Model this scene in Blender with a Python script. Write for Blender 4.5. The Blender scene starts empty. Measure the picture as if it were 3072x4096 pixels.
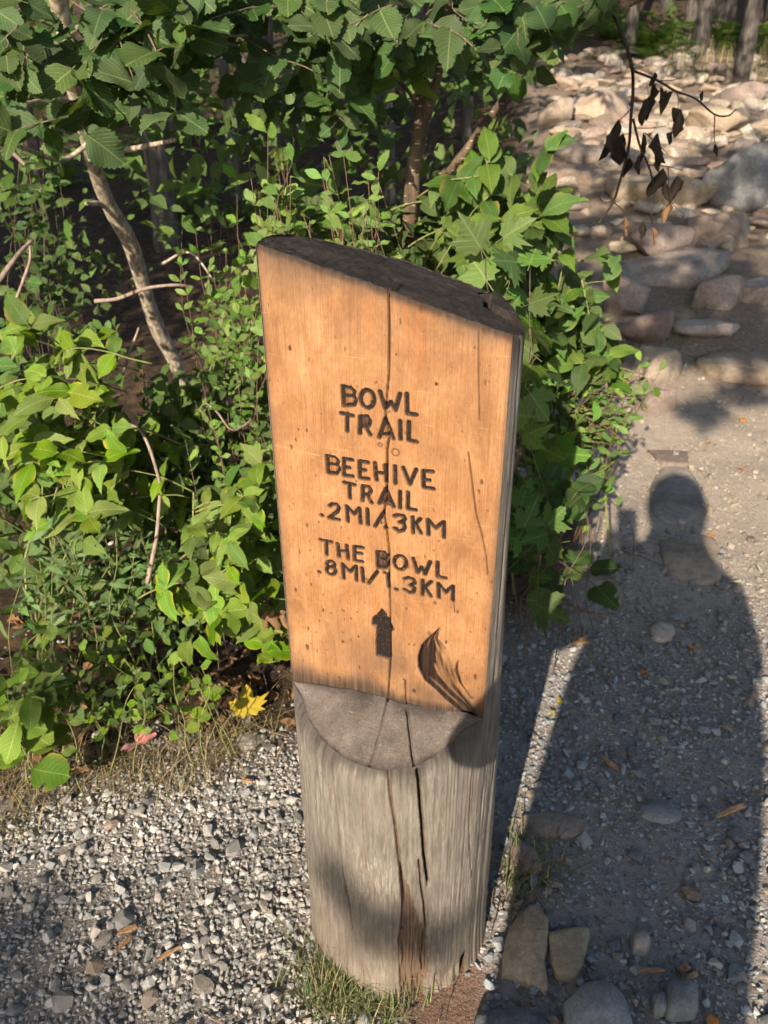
import bpy, bmesh, math, random
import numpy as np
from mathutils import Vector, Matrix, Euler

random.seed(7)
rng = np.random.default_rng(11)
scene = bpy.context.scene
COL = scene.collection
R_ = math.radians

# ------------------------------------------------------------------ camera
CAM = Vector((0.0, 0.0, 1.35))
PITCH, ROLL, FPX = 0.49635, -0.0069, 2959.85          # downward pitch, roll, focal length in photo pixels (4096 high)
_F = Vector((0, math.cos(PITCH), -math.sin(PITCH)))
_U0 = Vector((0, math.sin(PITCH), math.cos(PITCH)))
_R0 = Vector((1, 0, 0))
_U = _U0 * math.cos(ROLL) - _R0 * math.sin(ROLL)
_R = _R0 * math.cos(ROLL) + _U0 * math.sin(ROLL)
cd = bpy.data.cameras.new('camera')
cam = bpy.data.objects.new('camera', cd)
COL.objects.link(cam)
cam.matrix_world = Matrix(((_R.x, _U.x, -_F.x, CAM.x), (_R.y, _U.y, -_F.y, CAM.y), (_R.z, _U.z, -_F.z, CAM.z), (0, 0, 0, 1)))
cd.sensor_fit = 'VERTICAL'
cd.sensor_height = 36.0
cd.sensor_width = 27.0
cd.lens = FPX / 4096 * 36.0
cd.clip_start = 0.02
cd.clip_end = 400
cd.dof.use_dof = True
cd.dof.focus_distance = 0.98
cd.dof.aperture_fstop = 8.5
scene.camera = cam

# ------------------------------------------------------------------ sky, sun, exposure
SUN = Vector((0.30965, 0.83324, -0.45807)).normalized()   # direction in which the light travels
SUN_EL = math.asin(-SUN.z)
SUN_AZ = math.atan2(SUN.x, SUN.y)
world = bpy.data.worlds.new('World')
scene.world = world
world.use_nodes = True
wn = world.node_tree
wn.nodes.clear()
sky = wn.nodes.new('ShaderNodeTexSky')
sky.sky_type = 'NISHITA'
sky.sun_disc = False
sky.sun_elevation = SUN_EL
sky.sun_rotation = SUN_AZ + math.pi
sky.air_density = 1.0
sky.dust_density = 1.2
sky.ozone_density = 1.0
bg = wn.nodes.new('ShaderNodeBackground')
bg.inputs['Strength'].default_value = 0.10
wo = wn.nodes.new('ShaderNodeOutputWorld')
wn.links.new(sky.outputs[0], bg.inputs[0])
wn.links.new(bg.outputs[0], wo.inputs[0])
sd = bpy.data.lights.new('sun', 'SUN')
sd.energy = 5.0
sd.angle = R_(0.53)
sd.color = (1.0, 0.86, 0.68)
so = bpy.data.objects.new('sun', sd)
COL.objects.link(so)
so.rotation_euler = SUN.to_track_quat('-Z', 'Y').to_euler()
so.location = (-4, -11, 8)
scene.view_settings.view_transform = 'Standard'
scene.view_settings.look = 'None'
scene.view_settings.gamma = 1.0
scene.view_settings.exposure = 0.85
scene.view_settings.use_curve_mapping = False
scene.cycles.max_bounces = 4
scene.cycles.diffuse_bounces = 1
scene.cycles.glossy_bounces = 2
scene.cycles.transmission_bounces = 2
scene.cycles.transparent_max_bounces = 4
scene.cycles.use_adaptive_sampling = True
scene.cycles.adaptive_threshold = 0.03
scene.cycles.adaptive_min_samples = 16

# ------------------------------------------------------------------ helpers
def ray(x, y):
    return _R * ((x - 1536) / FPX) - _U * ((y - 2048) / FPX) + _F

def at(x, y, Y):
    """world point seen at photo pixel x, y and Y metres forward of the camera"""
    r = ray(x, y)
    return CAM + r * (Y / r.y)

def sstep(a, b, t):
    t = np.clip((t - a) / (b - a), 0, 1)
    return t * t * (3 - 2 * t)

def _h(ix, iy, s):
    v = np.sin(ix * 127.1 + iy * 311.7 + s * 74.7) * 43758.5453
    return v - np.floor(v)

def vnoise(x, y, s=0):
    ix, iy = np.floor(x), np.floor(y)
    fx, fy = x - ix, y - iy
    fx = fx * fx * (3 - 2 * fx)
    fy = fy * fy * (3 - 2 * fy)
    a = _h(ix, iy, s) * (1 - fx) + _h(ix + 1, iy, s) * fx
    b = _h(ix, iy + 1, s) * (1 - fx) + _h(ix + 1, iy + 1, s) * fx
    return (a * (1 - fy) + b * fy) * 2 - 1

def fbm(x, y, s=0, o=4):
    t, a = 0, 0.5
    for k in range(o):
        t = t + a * vnoise(x, y, s + k * 3.1)
        x, y, a = x * 2.03, y * 2.03, a * 0.5
    return t

def trail_c(y):          # centre line of the trail
    return 1.15 + 0.16 * y + 0.0 * y

def gz(x, y):
    """ground height"""
    x, y = np.asarray(x, float), np.asarray(y, float)
    r = np.sqrt(np.maximum(y - 2.6, 0) ** 2 + 1e-9)
    right = 0.055 * sstep(2.6, 4.4, y) * np.maximum(y - 2.6, 0) + 0.135 * np.maximum(y - 4.0, 0)
    left = 0.13 * np.maximum(y - 3.6, 0)
    w = sstep(-0.6, 1.4, x - 0.08 * y)
    z = left * (1 - w) + right * w
    z = z + 0.05 * fbm(x * 0.9, y * 0.9, 5) * sstep(1.3, 3.0, y)
    z = z + 0.008 * fbm(x * 5, y * 5, 2)
    bank = sstep(1.25, 2.2, y - 0.238 * x + 0.1 * vnoise(x * 3, y * 3, 9)) * (1 - sstep(0.1, 0.7, x - 0.16 * y))
    z = z + 0.05 * bank
    z = z - 0.035 * np.exp(-((x - 0.03) ** 2 + (y - 0.80) ** 2) / 0.05)
    z = z + 0.12 * np.maximum(y - 15, 0) + 0.10 * np.maximum(y - 28, 0)
    return z

def gzf(x, y):
    return float(gz(x, y))

def hit(x, y, lift=0.0):
    """point of the ground seen at a photo pixel"""
    r = ray(x, y)
    t0, t1 = 0.4, 90.0
    for n in (420, 60):
        ts = np.geomspace(t0, t1, n)
        below = CAM.z + r.z * ts < gz(CAM.x + r.x * ts, CAM.y + r.y * ts) + lift
        i = int(np.argmax(below)) if below.any() else n - 1
        t0, t1 = float(ts[max(i - 1, 0)]), float(ts[i])
    return CAM + r * t1

def new_mesh(name, V, F, mats=(), smooth=False, uv=None, attr=None):
    """mesh from numpy arrays; F an (n,k) array of equal faces or a list of such arrays"""
    me = bpy.data.meshes.new(name)
    Fs = F if isinstance(F, list) else [F]
    V = np.asarray(V, np.float32)
    me.vertices.add(len(V))
    me.vertices.foreach_set('co', V.ravel())
    loops = np.concatenate([np.asarray(f, np.int32).ravel() for f in Fs])
    tot = np.concatenate([np.full(len(f), np.asarray(f).shape[1], np.int32) for f in Fs])
    st = np.zeros(len(tot), np.int32)
    st[1:] = np.cumsum(tot)[:-1]
    me.loops.add(len(loops))
    me.loops.foreach_set('vertex_index', loops)
    me.polygons.add(len(tot))
    me.polygons.foreach_set('loop_start', st)
    me.polygons.foreach_set('loop_total', tot)
    me.polygons.foreach_set('use_smooth', np.full(len(tot), bool(smooth)))
    if uv is not None:
        l = me.uv_layers.new(name='UVMap')
        l.data.foreach_set('uv', np.asarray(uv, np.float32)[loops].ravel())
    if attr:
        for k, a in attr.items():
            a = np.asarray(a, np.float32)
            if a.ndim == 1:
                at_ = me.attributes.new(k, 'FLOAT', 'POINT')
                at_.data.foreach_set('value', a)
            else:
                at_ = me.color_attributes.new(k, 'FLOAT_COLOR', 'POINT')
                c = np.ones((len(a), 4), np.float32)
                c[:, :3] = a[:, :3]
                at_.data.foreach_set('color', c.ravel())
    me.update(calc_edges=True)
    for m in (mats if isinstance(mats, (list, tuple)) else [mats]):
        me.materials.append(m)
    return me

def link(name, me, parent=None, label=None, cat=None, group=None, kind=None):
    o = bpy.data.objects.new(name, me)
    COL.objects.link(o)
    if parent is not None:
        o.parent = parent
    if label: o['label'] = label
    if cat: o['category'] = cat
    if group: o['group'] = group
    if kind: o['kind'] = kind
    return o

def empty(name, loc, label, cat, group=None, rz=0.0):
    o = link(name, None, None, label, cat, group)
    o.location = loc
    o.rotation_euler = (0, 0, rz)
    o.empty_display_size = 0.05
    return o

def grid_faces(nr, nc, mask=None):
    i = np.arange(nr - 1)[:, None] * nc + np.arange(nc - 1)[None, :]
    q = np.stack([i, i + 1, i + nc + 1, i + nc], -1).reshape(-1, 4)
    return q if mask is None else q[mask.ravel()]

def catmull(pts, n):
    P = np.array([list(p) for p in pts], float)
    P = np.vstack([2 * P[0] - P[1], P, 2 * P[-1] - P[-2]])
    out = []
    for i in range(1, len(P) - 2):
        t = np.linspace(0, 1, n, endpoint=False)[:, None]
        a, b, c, d = P[i - 1], P[i], P[i + 1], P[i + 2]
        out.append(0.5 * (2 * b + (c - a) * t + (2 * a - 5 * b + 4 * c - d) * t ** 2 + (3 * b - a - 3 * c + d) * t ** 3))
    out.append(P[-2][None])
    return np.vstack(out)

def tube_arrays(P, rad, ns=7, wob=0.0, seed=0):
    """vertices and quads of a tapered tube along the polyline P"""
    P = np.asarray(P, float)
    n = len(P)
    rad = np.interp(np.linspace(0, 1, n), np.linspace(0, 1, len(rad)), rad)
    T = np.gradient(P, axis=0)
    T /= np.linalg.norm(T, axis=1)[:, None] + 1e-12
    ref = np.array([0.31, 0.2, 0.93]) if abs(T[0, 2]) < 0.8 else np.array([1.0, 0.13, 0.1])
    A = np.cross(T, ref)
    A /= np.linalg.norm(A, axis=1)[:, None] + 1e-12
    B = np.cross(T, A)
    a = np.linspace(0, 2 * np.pi, ns, endpoint=False)
    rr = rad[:, None] * np.ones(ns)[None, :]
    if wob:
        ii, jj = np.meshgrid(np.arange(n), np.arange(ns), indexing='ij')
        rr = rr * (1 + wob * vnoise(ii * 0.45 + seed, np.cos(a[jj]) * 1.3 + np.sin(a[jj]) * 2.1 + seed, seed))
    V = P[:, None, :] + rr[..., None] * (np.cos(a)[None, :, None] * A[:, None, :] + np.sin(a)[None, :, None] * B[:, None, :])
    V = V.reshape(-1, 3)
    i = np.arange(n - 1)[:, None] * ns
    j = np.arange(ns)[None, :]
    q = np.stack([i + j, i + (j + 1) % ns, i + ns + (j + 1) % ns, i + ns + j], -1).reshape(-1, 4)
    V = np.vstack([V, P[0][None], P[-1][None]])
    k = len(V) - 2
    j = np.arange(ns)
    caps = np.concatenate([np.stack([np.full(ns, k), (j + 1) % ns, j], -1), np.stack([np.full(ns, k + 1), (n - 1) * ns + j, (n - 1) * ns + (j + 1) % ns], -1)])
    return V, q, caps

def tube(name, P, rad, mat, parent=None, ns=7, wob=0.0, seed=0, origin=None):
    V, q, c = tube_arrays(P, rad, ns, wob, seed)
    if origin is not None:
        V = V - np.array(list(origin))
    return link(name, new_mesh(name, V, [q, c], mat, smooth=True), parent)

# ------------------------------------------------------------------ material builder
class NT:
    def __init__(self, name):
        self.m = bpy.data.materials.new(name)
        self.m.use_nodes = True
        self.t = self.m.node_tree
        self.t.nodes.clear()
        self.out = self.t.nodes.new('ShaderNodeOutputMaterial')
    def n(self, typ, **kw):
        nd = self.t.nodes.new('ShaderNode' + typ)
        for k, v in kw.items():
            if k.startswith('_'):
                setattr(nd, k[1:], v)
        return nd
    def l(self, a, b):
        self.t.links.new(a, b)
    def put(self, sock, v):
        if hasattr(v, 'node'):
            self.l(v, sock)
        elif isinstance(v, (tuple, list)) and len(v) == 3 and sock.type == 'RGBA':
            sock.default_value = (*v, 1)
        else:
            sock.default_value = v
    def coord(self, kind='Object', scale=(1, 1, 1), rot=(0, 0, 0), loc=(0, 0, 0), vec=None):
        mp = self.n('Mapping')
        if vec is None:
            vec = self.n('TexCoord').outputs[kind]
        self.l(vec, mp.inputs[0])
        self.put(mp.inputs['Scale'], scale)
        self.put(mp.inputs['Rotation'], rot)
        self.put(mp.inputs['Location'], loc)
        return mp.outputs[0]
    def noise(self, vec, scale=5, detail=4, rough=0.55, dist=0.0, out='Fac'):
        nd = self.n('TexNoise')
        if vec is not None: self.l(vec, nd.inputs['Vector'])
        nd.inputs['Scale'].default_value = scale
        nd.inputs['Detail'].default_value = detail
        nd.inputs['Roughness'].default_value = rough
        nd.inputs['Distortion'].default_value = dist
        return nd.outputs[out]
    def voro(self, vec, scale=5, feature='F1', out='Distance', rnd=1.0):
        nd = self.n('TexVoronoi', _feature=feature)
        if vec is not None: self.l(vec, nd.inputs['Vector'])
        nd.inputs['Scale'].default_value = scale
        nd.inputs['Randomness'].default_value = rnd
        return nd.outputs[out]
    def ramp(self, fac, stops, interp='LINEAR'):
        nd = self.n('ValToRGB')
        nd.color_ramp.interpolation = interp
        el = nd.color_ramp.elements
        while len(el) < len(stops): el.new(0.5)
        for e, (p, c) in zip(el, stops):
            e.position = p
            e.color = (c, c, c, 1) if not isinstance(c, (tuple, list)) else (*c, 1)
        self.l(fac, nd.inputs[0])
        return nd.outputs[0]
    def mix(self, fac, a, b, mode='MIX'):
        nd = self.n('MixRGB', _blend_type=mode)
        self.put(nd.inputs[0], fac)
        self.put(nd.inputs[1], a)
        self.put(nd.inputs[2], b)
        return nd.outputs[0]
    def math(self, op, a, b=None, c=None, clamp=False):
        nd = self.n('Math', _operation=op, _use_clamp=clamp)
        self.put(nd.inputs[0], a)
        if b is not None: self.put(nd.inputs[1], b)
        if c is not None: self.put(nd.inputs[2], c)
        return nd.outputs[0]
    def attr(self, name, out='Fac'):
        return self.n('Attribute', _attribute_name=name).outputs[out]
    def rand(self):
        return self.n('ObjectInfo').outputs['Random']
    def sep(self, vec):
        nd = self.n('SeparateXYZ')
        self.l(vec, nd.inputs[0])
        return nd.outputs
    def bump(self, h, strength=0.3, dist=0.002, nrm=None):
        nd = self.n('Bump')
        nd.inputs['Strength'].default_value = strength
        nd.inputs['Distance'].default_value = dist
        self.l(h, nd.inputs['Height'])
        if nrm is not None: self.l(nrm, nd.inputs['Normal'])
        return nd.outputs[0]
    def hsv(self, col, h=0.5, s=1.0, v=1.0):
        nd = self.n('HueSaturation')
        self.put(nd.inputs['Hue'], h)
        self.put(nd.inputs['Saturation'], s)
        self.put(nd.inputs['Value'], v)
        self.put(nd.inputs['Color'], col)
        return nd.outputs[0]
    def pbr(self, col, rough=0.8, nrm=None, spec=0.3, **kw):
        b = self.n('BsdfPrincipled')
        self.put(b.inputs['Base Color'], col)
        self.put(b.inputs['Roughness'], rough)
        self.put(b.inputs['Specular IOR Level'], spec)
        if nrm is not None: self.l(nrm, b.inputs['Normal'])
        self.l(b.outputs[0], self.out.inputs[0])
        return b

# ------------------------------------------------------------------ materials
def mat_ground():
    n = NT('ground_soil')
    P = n.coord('Object')
    lit = n.attr('litter')
    n1 = n.noise(P, 2.3, 5)
    n2 = n.noise(P, 38, 5, 0.65)
    n3 = n.noise(P, 190, 4, 0.7)
    dirt = n.ramp(n2, [(0.3, (0.13, 0.100, 0.082)), (0.5, (0.22, 0.178, 0.150)), (0.72, (0.33, 0.285, 0.245))])
    dirt = n.mix(n.ramp(n1, [(0.35, 0.0), (0.7, 0.7)]), dirt, (0.38, 0.310, 0.240))
    crumbs = n.voro(P, 95, 'F1', 'Color')
    dirt = n.mix(0.35, dirt, n.hsv(crumbs, 0.5, 0.10, 0.5))
    sx_ = n.sep(P)
    grit = n.ramp(n.math('ADD', n.math('MULTIPLY', sx_[0], -1.0), 0.0), [(0.0, 0.0), (0.12, 0.75)])
    dirt = n.mix(grit, dirt, n.ramp(n3, [(0.35, (0.15, 0.135, 0.12)), (0.6, (0.30, 0.275, 0.245))]))
    far = n.ramp(n.math('MULTIPLY', sx_[1], 0.1), [(0.13, 0.0), (0.24, 1.0)])
    dirt = n.mix(far, dirt, n.mix(0.6, dirt, (0.50, 0.405, 0.31)))
    vm = n.n('VectorMath', _operation='DISTANCE')
    n.l(P, vm.inputs[0])
    vm.inputs[1].default_value = (0.09, 0.755, -0.03)
    soil = n.ramp(n.math('ADD', vm.outputs['Value'], n.math('MULTIPLY', n2, 0.05)), [(0.09, 1.0), (0.15, 0.0)])
    dirt = n.mix(soil, dirt, n.ramp(n3, [(0.35, (0.13, 0.078, 0.056)), (0.65, (0.30, 0.20, 0.15))]))
    up_ = n.ramp(n.math('MULTIPLY', sx_[1], 0.1), [(0.32, 0.0), (0.42, 0.85)])
    dirt = n.mix(up_, dirt, n.ramp(n2, [(0.3, (0.11, 0.080, 0.060)), (0.7, (0.27, 0.205, 0.155))]))
    wood = n.ramp(n2, [(0.3, (0.022, 0.015, 0.011)), (0.55, (0.055, 0.038, 0.026)), (0.75, (0.12, 0.082, 0.052))])
    wood = n.mix(n.ramp(n.voro(P, 26, 'F1', 'Color'), [(0.55, 0.0), (0.8, 0.55)]), wood, (0.14, 0.085, 0.048))
    col = n.mix(lit, dirt, wood)
    h = n.math('ADD', n.math('MULTIPLY', n2, 0.7), n.math('MULTIPLY', n3, 0.5))
    n.pbr(col, 0.95, n.bump(h, 0.9, 0.012), 0.15)
    return n.m

def mat_gravel():
    n = NT('crushed_stone')
    c = n.attr('tint', 'Color')
    P = n.coord('Object')
    n1 = n.noise(P, 260, 4, 0.65)
    n2 = n.noise(n.coord('Object', (1, 2.5, 1)), 90, 3)
    col = n.mix(0.5, c, n.ramp(n1, [(0.25, 0.25), (0.5, 0.5), (0.8, 0.85)]), 'OVERLAY')
    col = n.mix(n.ramp(n2, [(0.55, 0.0), (0.8, 0.25)]), col, (0.62, 0.58, 0.52))
    n.pbr(col, 0.85, n.bump(n1, 0.5, 0.0015), 0.25)
    return n.m

def mat_rock(name, a, b, c, sc=1.0, moss=0.0):
    n = NT(name)
    P = n.coord('Object')
    r = n.rand()
    off = n.n('VectorMath', _operation='ADD')
    n.l(P, off.inputs[0])
    cb = n.n('CombineXYZ')
    for i in range(3): n.l(n.math('MULTIPLY', r, 37.0 + 11 * i), cb.inputs[i])
    n.l(cb.outputs[0], off.inputs[1])
    P = off.outputs[0]
    n1 = n.noise(P, 5 * sc, 5, 0.6)
    n2 = n.noise(P, 42 * sc, 5, 0.7)
    n3 = n.noise(P, 230 * sc, 3, 0.7)
    col = n.ramp(n1, [(0.3, a), (0.52, b), (0.72, c)])
    col = n.mix(0.55, col, n.ramp(n2, [(0.28, 0.22), (0.5, 0.5), (0.75, 0.8)]), 'OVERLAY')
    col = n.mix(0.35, col, n.ramp(n3, [(0.35, 0.25), (0.65, 0.75)]), 'OVERLAY')
    col = n.hsv(col, n.math('ADD', 0.485, n.math('MULTIPLY', r, 0.03)), n.math('ADD', 0.65, n.math('MULTIPLY', n.math('FRACT', n.math('MULTIPLY', r, 7.3)), 0.6)), n.math('ADD', 0.72, n.math('MULTIPLY', n.math('FRACT', n.math('MULTIPLY', r, 13.7)), 0.55)))
    h = n.math('ADD', n2, n.math('MULTIPLY', n3, 0.4))
    n.pbr(col, 0.88, n.bump(h, 0.6, 0.006), 0.2)
    return n.m

def mat_leaf(name, base, lite, vein=0.35, nv=9.0, spots=0.0, trans=0.30, rough=0.5, attr=False, edge=None, hue=0.025, val=0.8):
    n = NT(name)
    uv = n.coord('UV')
    s = n.sep(uv)
    t = n.math('ABSOLUTE', n.math('SUBTRACT', s[0], 0.5))
    # side veins run forward from the midrib
    k = n.math('SUBTRACT', s[1], n.math('MULTIPLY', t, 0.75))
    saw = n.math('ABSOLUTE', n.math('SUBTRACT', n.math('FRACT', n.math('MULTIPLY', k, nv)), 0.5))
    vl = n.math('SUBTRACT', 1.0, n.math('MULTIPLY', saw, 9.0), clamp=True)
    mid = n.math('SUBTRACT', 1.0, n.math('MULTIPLY', t, 32.0), clamp=True)
    veins = n.math('MAXIMUM', n.math('MULTIPLY', vl, 0.65), mid)
    r = n.attr('rnd') if attr else n.rand()
    r2 = n.math('FRACT', n.math('MULTIPLY', r, 17.31))
    r3 = n.math('FRACT', n.math('MULTIPLY', r, 5.77))
    P = n.coord('Object')
    n1 = n.noise(P, 90, 4)
    col = n.mix(n.math('MULTIPLY', n1, 0.55), base, lite)
    col = n.mix(n.math('MULTIPLY', veins, vein), col, n.mix(0.5, lite, (0.42, 0.48, 0.20)))
    if spots:
        sp = n.ramp(n.noise(P, 260, 2, 0.5), [(0.62, 0.0), (0.70, 1.0)])
        on = n.ramp(r3, [(0.55, 0.0), (0.75, spots)])
        col = n.mix(n.math('MULTIPLY', sp, on), col, (0.25, 0.12, 0.04))
    if edge:
        ee = n.ramp(n.math('ADD', n.attr('rim') if attr else t, n.math('MULTIPLY', n1, 0.15)), [(0.40, 0.0), (0.56, 0.8)])
        col = n.mix(n.math('MULTIPLY', ee, n.ramp(r2, [(0.6, 0.0), (0.8, 0.8)])), col, edge)
    col = n.hsv(col, n.math('ADD', 0.5 - hue, n.math('MULTIPLY', r2, 2 * hue)), n.math('ADD', 0.9, n.math('MULTIPLY', r3, 0.3)), n.math('ADD', 1 - val / 2, n.math('MULTIPLY', r, val)))
    h = n.math('SUBTRACT', n.math('MULTIPLY', n1, 0.35), veins)
    nr = n.bump(h, 0.55, 0.0012)
    b = n.pbr(col, rough + 0.06, nr, 0.2)
    tr = n.n('BsdfTranslucent')
    n.put(tr.inputs[0], n.mix(0.65, col, (0.30, 0.42, 0.03), 'MIX'))
    n.l(nr, tr.inputs['Normal'])
    mx = n.n('MixShader')
    mx.inputs[0].default_value = trans
    n.l(b.outputs[0], mx.inputs[1])
    n.l(tr.outputs[0], mx.inputs[2])
    n.l(mx.outputs[0], n.out.inputs[0])
    return n.m

def mat_bark(name, dark, mid, lite, lent=None, sc=1.0):
    n = NT(name)
    P = n.coord('Object')
    n1 = n.noise(n.coord('Object', (6, 6, 1.6)), 6 * sc, 5, 0.6)
    n2 = n.noise(P, 160 * sc, 4, 0.65)
    col = n.ramp(n1, [(0.32, dark), (0.52, mid), (0.7, lite)])
    col = n.mix(0.4, col, n.ramp(n2, [(0.3, 0.25), (0.7, 0.75)]), 'OVERLAY')
    h = n.math('ADD', n1, n.math('MULTIPLY', n2, 0.5))
    if lent:
        v = n.voro(n.coord('Object', (34, 34, 118)), 1.0, 'F1', 'Distance', 0.9)
        m = n.ramp(v, [(0.20, 1.0), (0.27, 0.0)])
        col = n.mix(m, col, lent)
        h = n.math('ADD', h, n.math('MULTIPLY', m, 0.6))
    n.pbr(col, 0.75, n.bump(h, 0.6, 0.003), 0.3)
    return n.m

def mat_plain(name, a, b, sc=60, rough=0.85, stretch=(1, 1, 1), bump=0.4, per_obj=0.3):
    n = NT(name)
    n1 = n.noise(n.coord('Object', stretch), sc, 5, 0.6)
    col = n.ramp(n1, [(0.3, a), (0.7, b)])
    r = n.rand()
    col = n.hsv(col, 0.5, 1.0, n.math('ADD', 1 - per_obj / 2, n.math('MULTIPLY', r, per_obj)))
    n.pbr(col, rough, n.bump(n1, bump, 0.002), 0.25)
    return n.m

def mat_face():
    """planed cedar face, oiled orange, greyed along the cut edges, dark paint in the routed letters"""
    n = NT('planed_cedar')
    P = n.coord('Object')
    s = n.sep(P)
    u, z = s[0], s[2]
    wob = n.noise(n.coord('Object', (9, 1, 2.2)), 1.0, 3, 0.5)
    # heartwood figure: growth lines bend round the pith line of the main check
    du = n.math('ABSOLUTE', n.math('SUBTRACT', u, 0.008))
    near = n.math('POWER', n.math('SUBTRACT', 1.0, n.math('MULTIPLY', du, 7.5), clamp=True), 2.5)
    cath = n.math('MULTIPLY', near, n.math('MULTIPLY', n.math('SINE', n.math('ADD', n.math('MULTIPLY', z, 17.0), n.math('MULTIPLY', wob, 7.0))), 0.0052))
    ug = n.math('ADD', n.math('ADD', u, cath), n.math('MULTIPLY', n.math('SUBTRACT', wob, 0.5), 0.008))
    cx = n.n('CombineXYZ')
    n.l(ug, cx.inputs[0])
    n.l(n.math('MULTIPLY', z, 0.012), cx.inputs[2])
    g1 = n.noise(cx.outputs[0], 850, 1, 0.5)
    g2 = n.noise(cx.outputs[0], 170, 3, 0.6)
    blot = n.noise(n.coord('Object', (1, 1, 0.6)), 14, 6, 0.68, 0.5)
    fine = n.noise(n.coord('Object', (1, 1, 0.35)), 420, 3, 0.7)
    col = n.ramp(blot, [(0.30, (0.200, 0.096, 0.043)), (0.5, (0.320, 0.166, 0.077)), (0.70, (0.43, 0.238, 0.115))])
    col = n.mix(n.ramp(g1, [(0.48, 0.0), (0.64, 0.45)]), col, (0.175, 0.078, 0.030))
    col = n.mix(n.ramp(g2, [(0.45, 0.0), (0.75, 0.28)]), col, (0.26, 0.115, 0.045))
    hot = n.math('MULTIPLY', near, n.ramp(n.noise(n.coord('Object', (30, 1, 5)), 1.0, 3), [(0.55, 0.0), (0.7, 0.75)]))
    col = n.mix(hot, col, (0.40, 0.115, 0.018))
    col = n.mix(0.35, col, n.ramp(fine, [(0.3, 0.3), (0.7, 0.7)]), 'OVERLAY')
    # dirt flecks and handling grime
    sp = n.ramp(n.noise(n.coord('Object', (1, 1, 0.5)), 150, 2, 0.5), [(0.70, 0.0), (0.75, 0.75)])
    col = n.mix(sp, col, (0.06, 0.028, 0.014))
    gr = n.ramp(n.noise(P, 26, 6, 0.75), [(0.50, 0.0), (0.70, 0.55)])
    col = n.mix(gr, col, (0.22, 0.10, 0.042))
    # long pale scratches
    for k, (rot, sc_) in enumerate((((0, 0.9, 0), 13), ((0, -0.55, 0), 10))):
        w = n.n('TexNoise')
        n.l(n.coord('Object', (1.2, 1, 60), rot, (0.3 * k, 0, 0.1)), w.inputs[0])
        w.inputs['Scale'].default_value = sc_
        w.inputs['Detail'].default_value = 1
        n_ = n.ramp(w.outputs[0], [(0.745, 0.0), (0.77, 0.35)])
        col = n.mix(n_, col, (0.72, 0.48, 0.26))
    wea = n.attr('weather')
    grey = n.ramp(g2, [(0.3, (0.040, 0.029, 0.024)), (0.7, (0.115, 0.082, 0.063))])
    wf = n.math('MULTIPLY', wea, n.ramp(n.math('ADD', n.math('MULTIPLY', g1, 0.5), n.math('MULTIPLY', blot, 0.5)), [(0.3, 1.0), (0.75, 0.75)]))
    col = n.mix(wf, col, grey)
    st = n.attr('stain_shade')
    sf = n.math('MULTIPLY', st, n.ramp(g2, [(0.45, 1.0), (0.8, 0.75)]))
    col = n.mix(sf, col, (0.014, 0.009, 0.008))
    pt = n.attr('paint')
    chip = n.ramp(n.noise(P, 330, 3, 0.7), [(0.30, 0.6), (0.42, 1.0)])
    dk = n.ramp(fine, [(0.3, (0.008, 0.006, 0.006)), (0.7, (0.026, 0.019, 0.018))])
    col = n.mix(n.math('MULTIPLY', pt, chip), col, dk)
    br = n.attr('brown')
    col = n.mix(n.math('MULTIPLY', br, 0.8), col, n.ramp(g1, [(0.35, (0.33, 0.125, 0.030)), (0.65, (0.10, 0.035, 0.014))]))
    h = n.math('ADD', n.math('ADD', n.math('MULTIPLY', g1, -0.8), n.math('MULTIPLY', fine, 0.6)), n.math('MULTIPLY', g2, 0.5))
    n.pbr(col, 0.62, n.bump(h, 0.4, 0.0010), 0.14)
    return n.m

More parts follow.
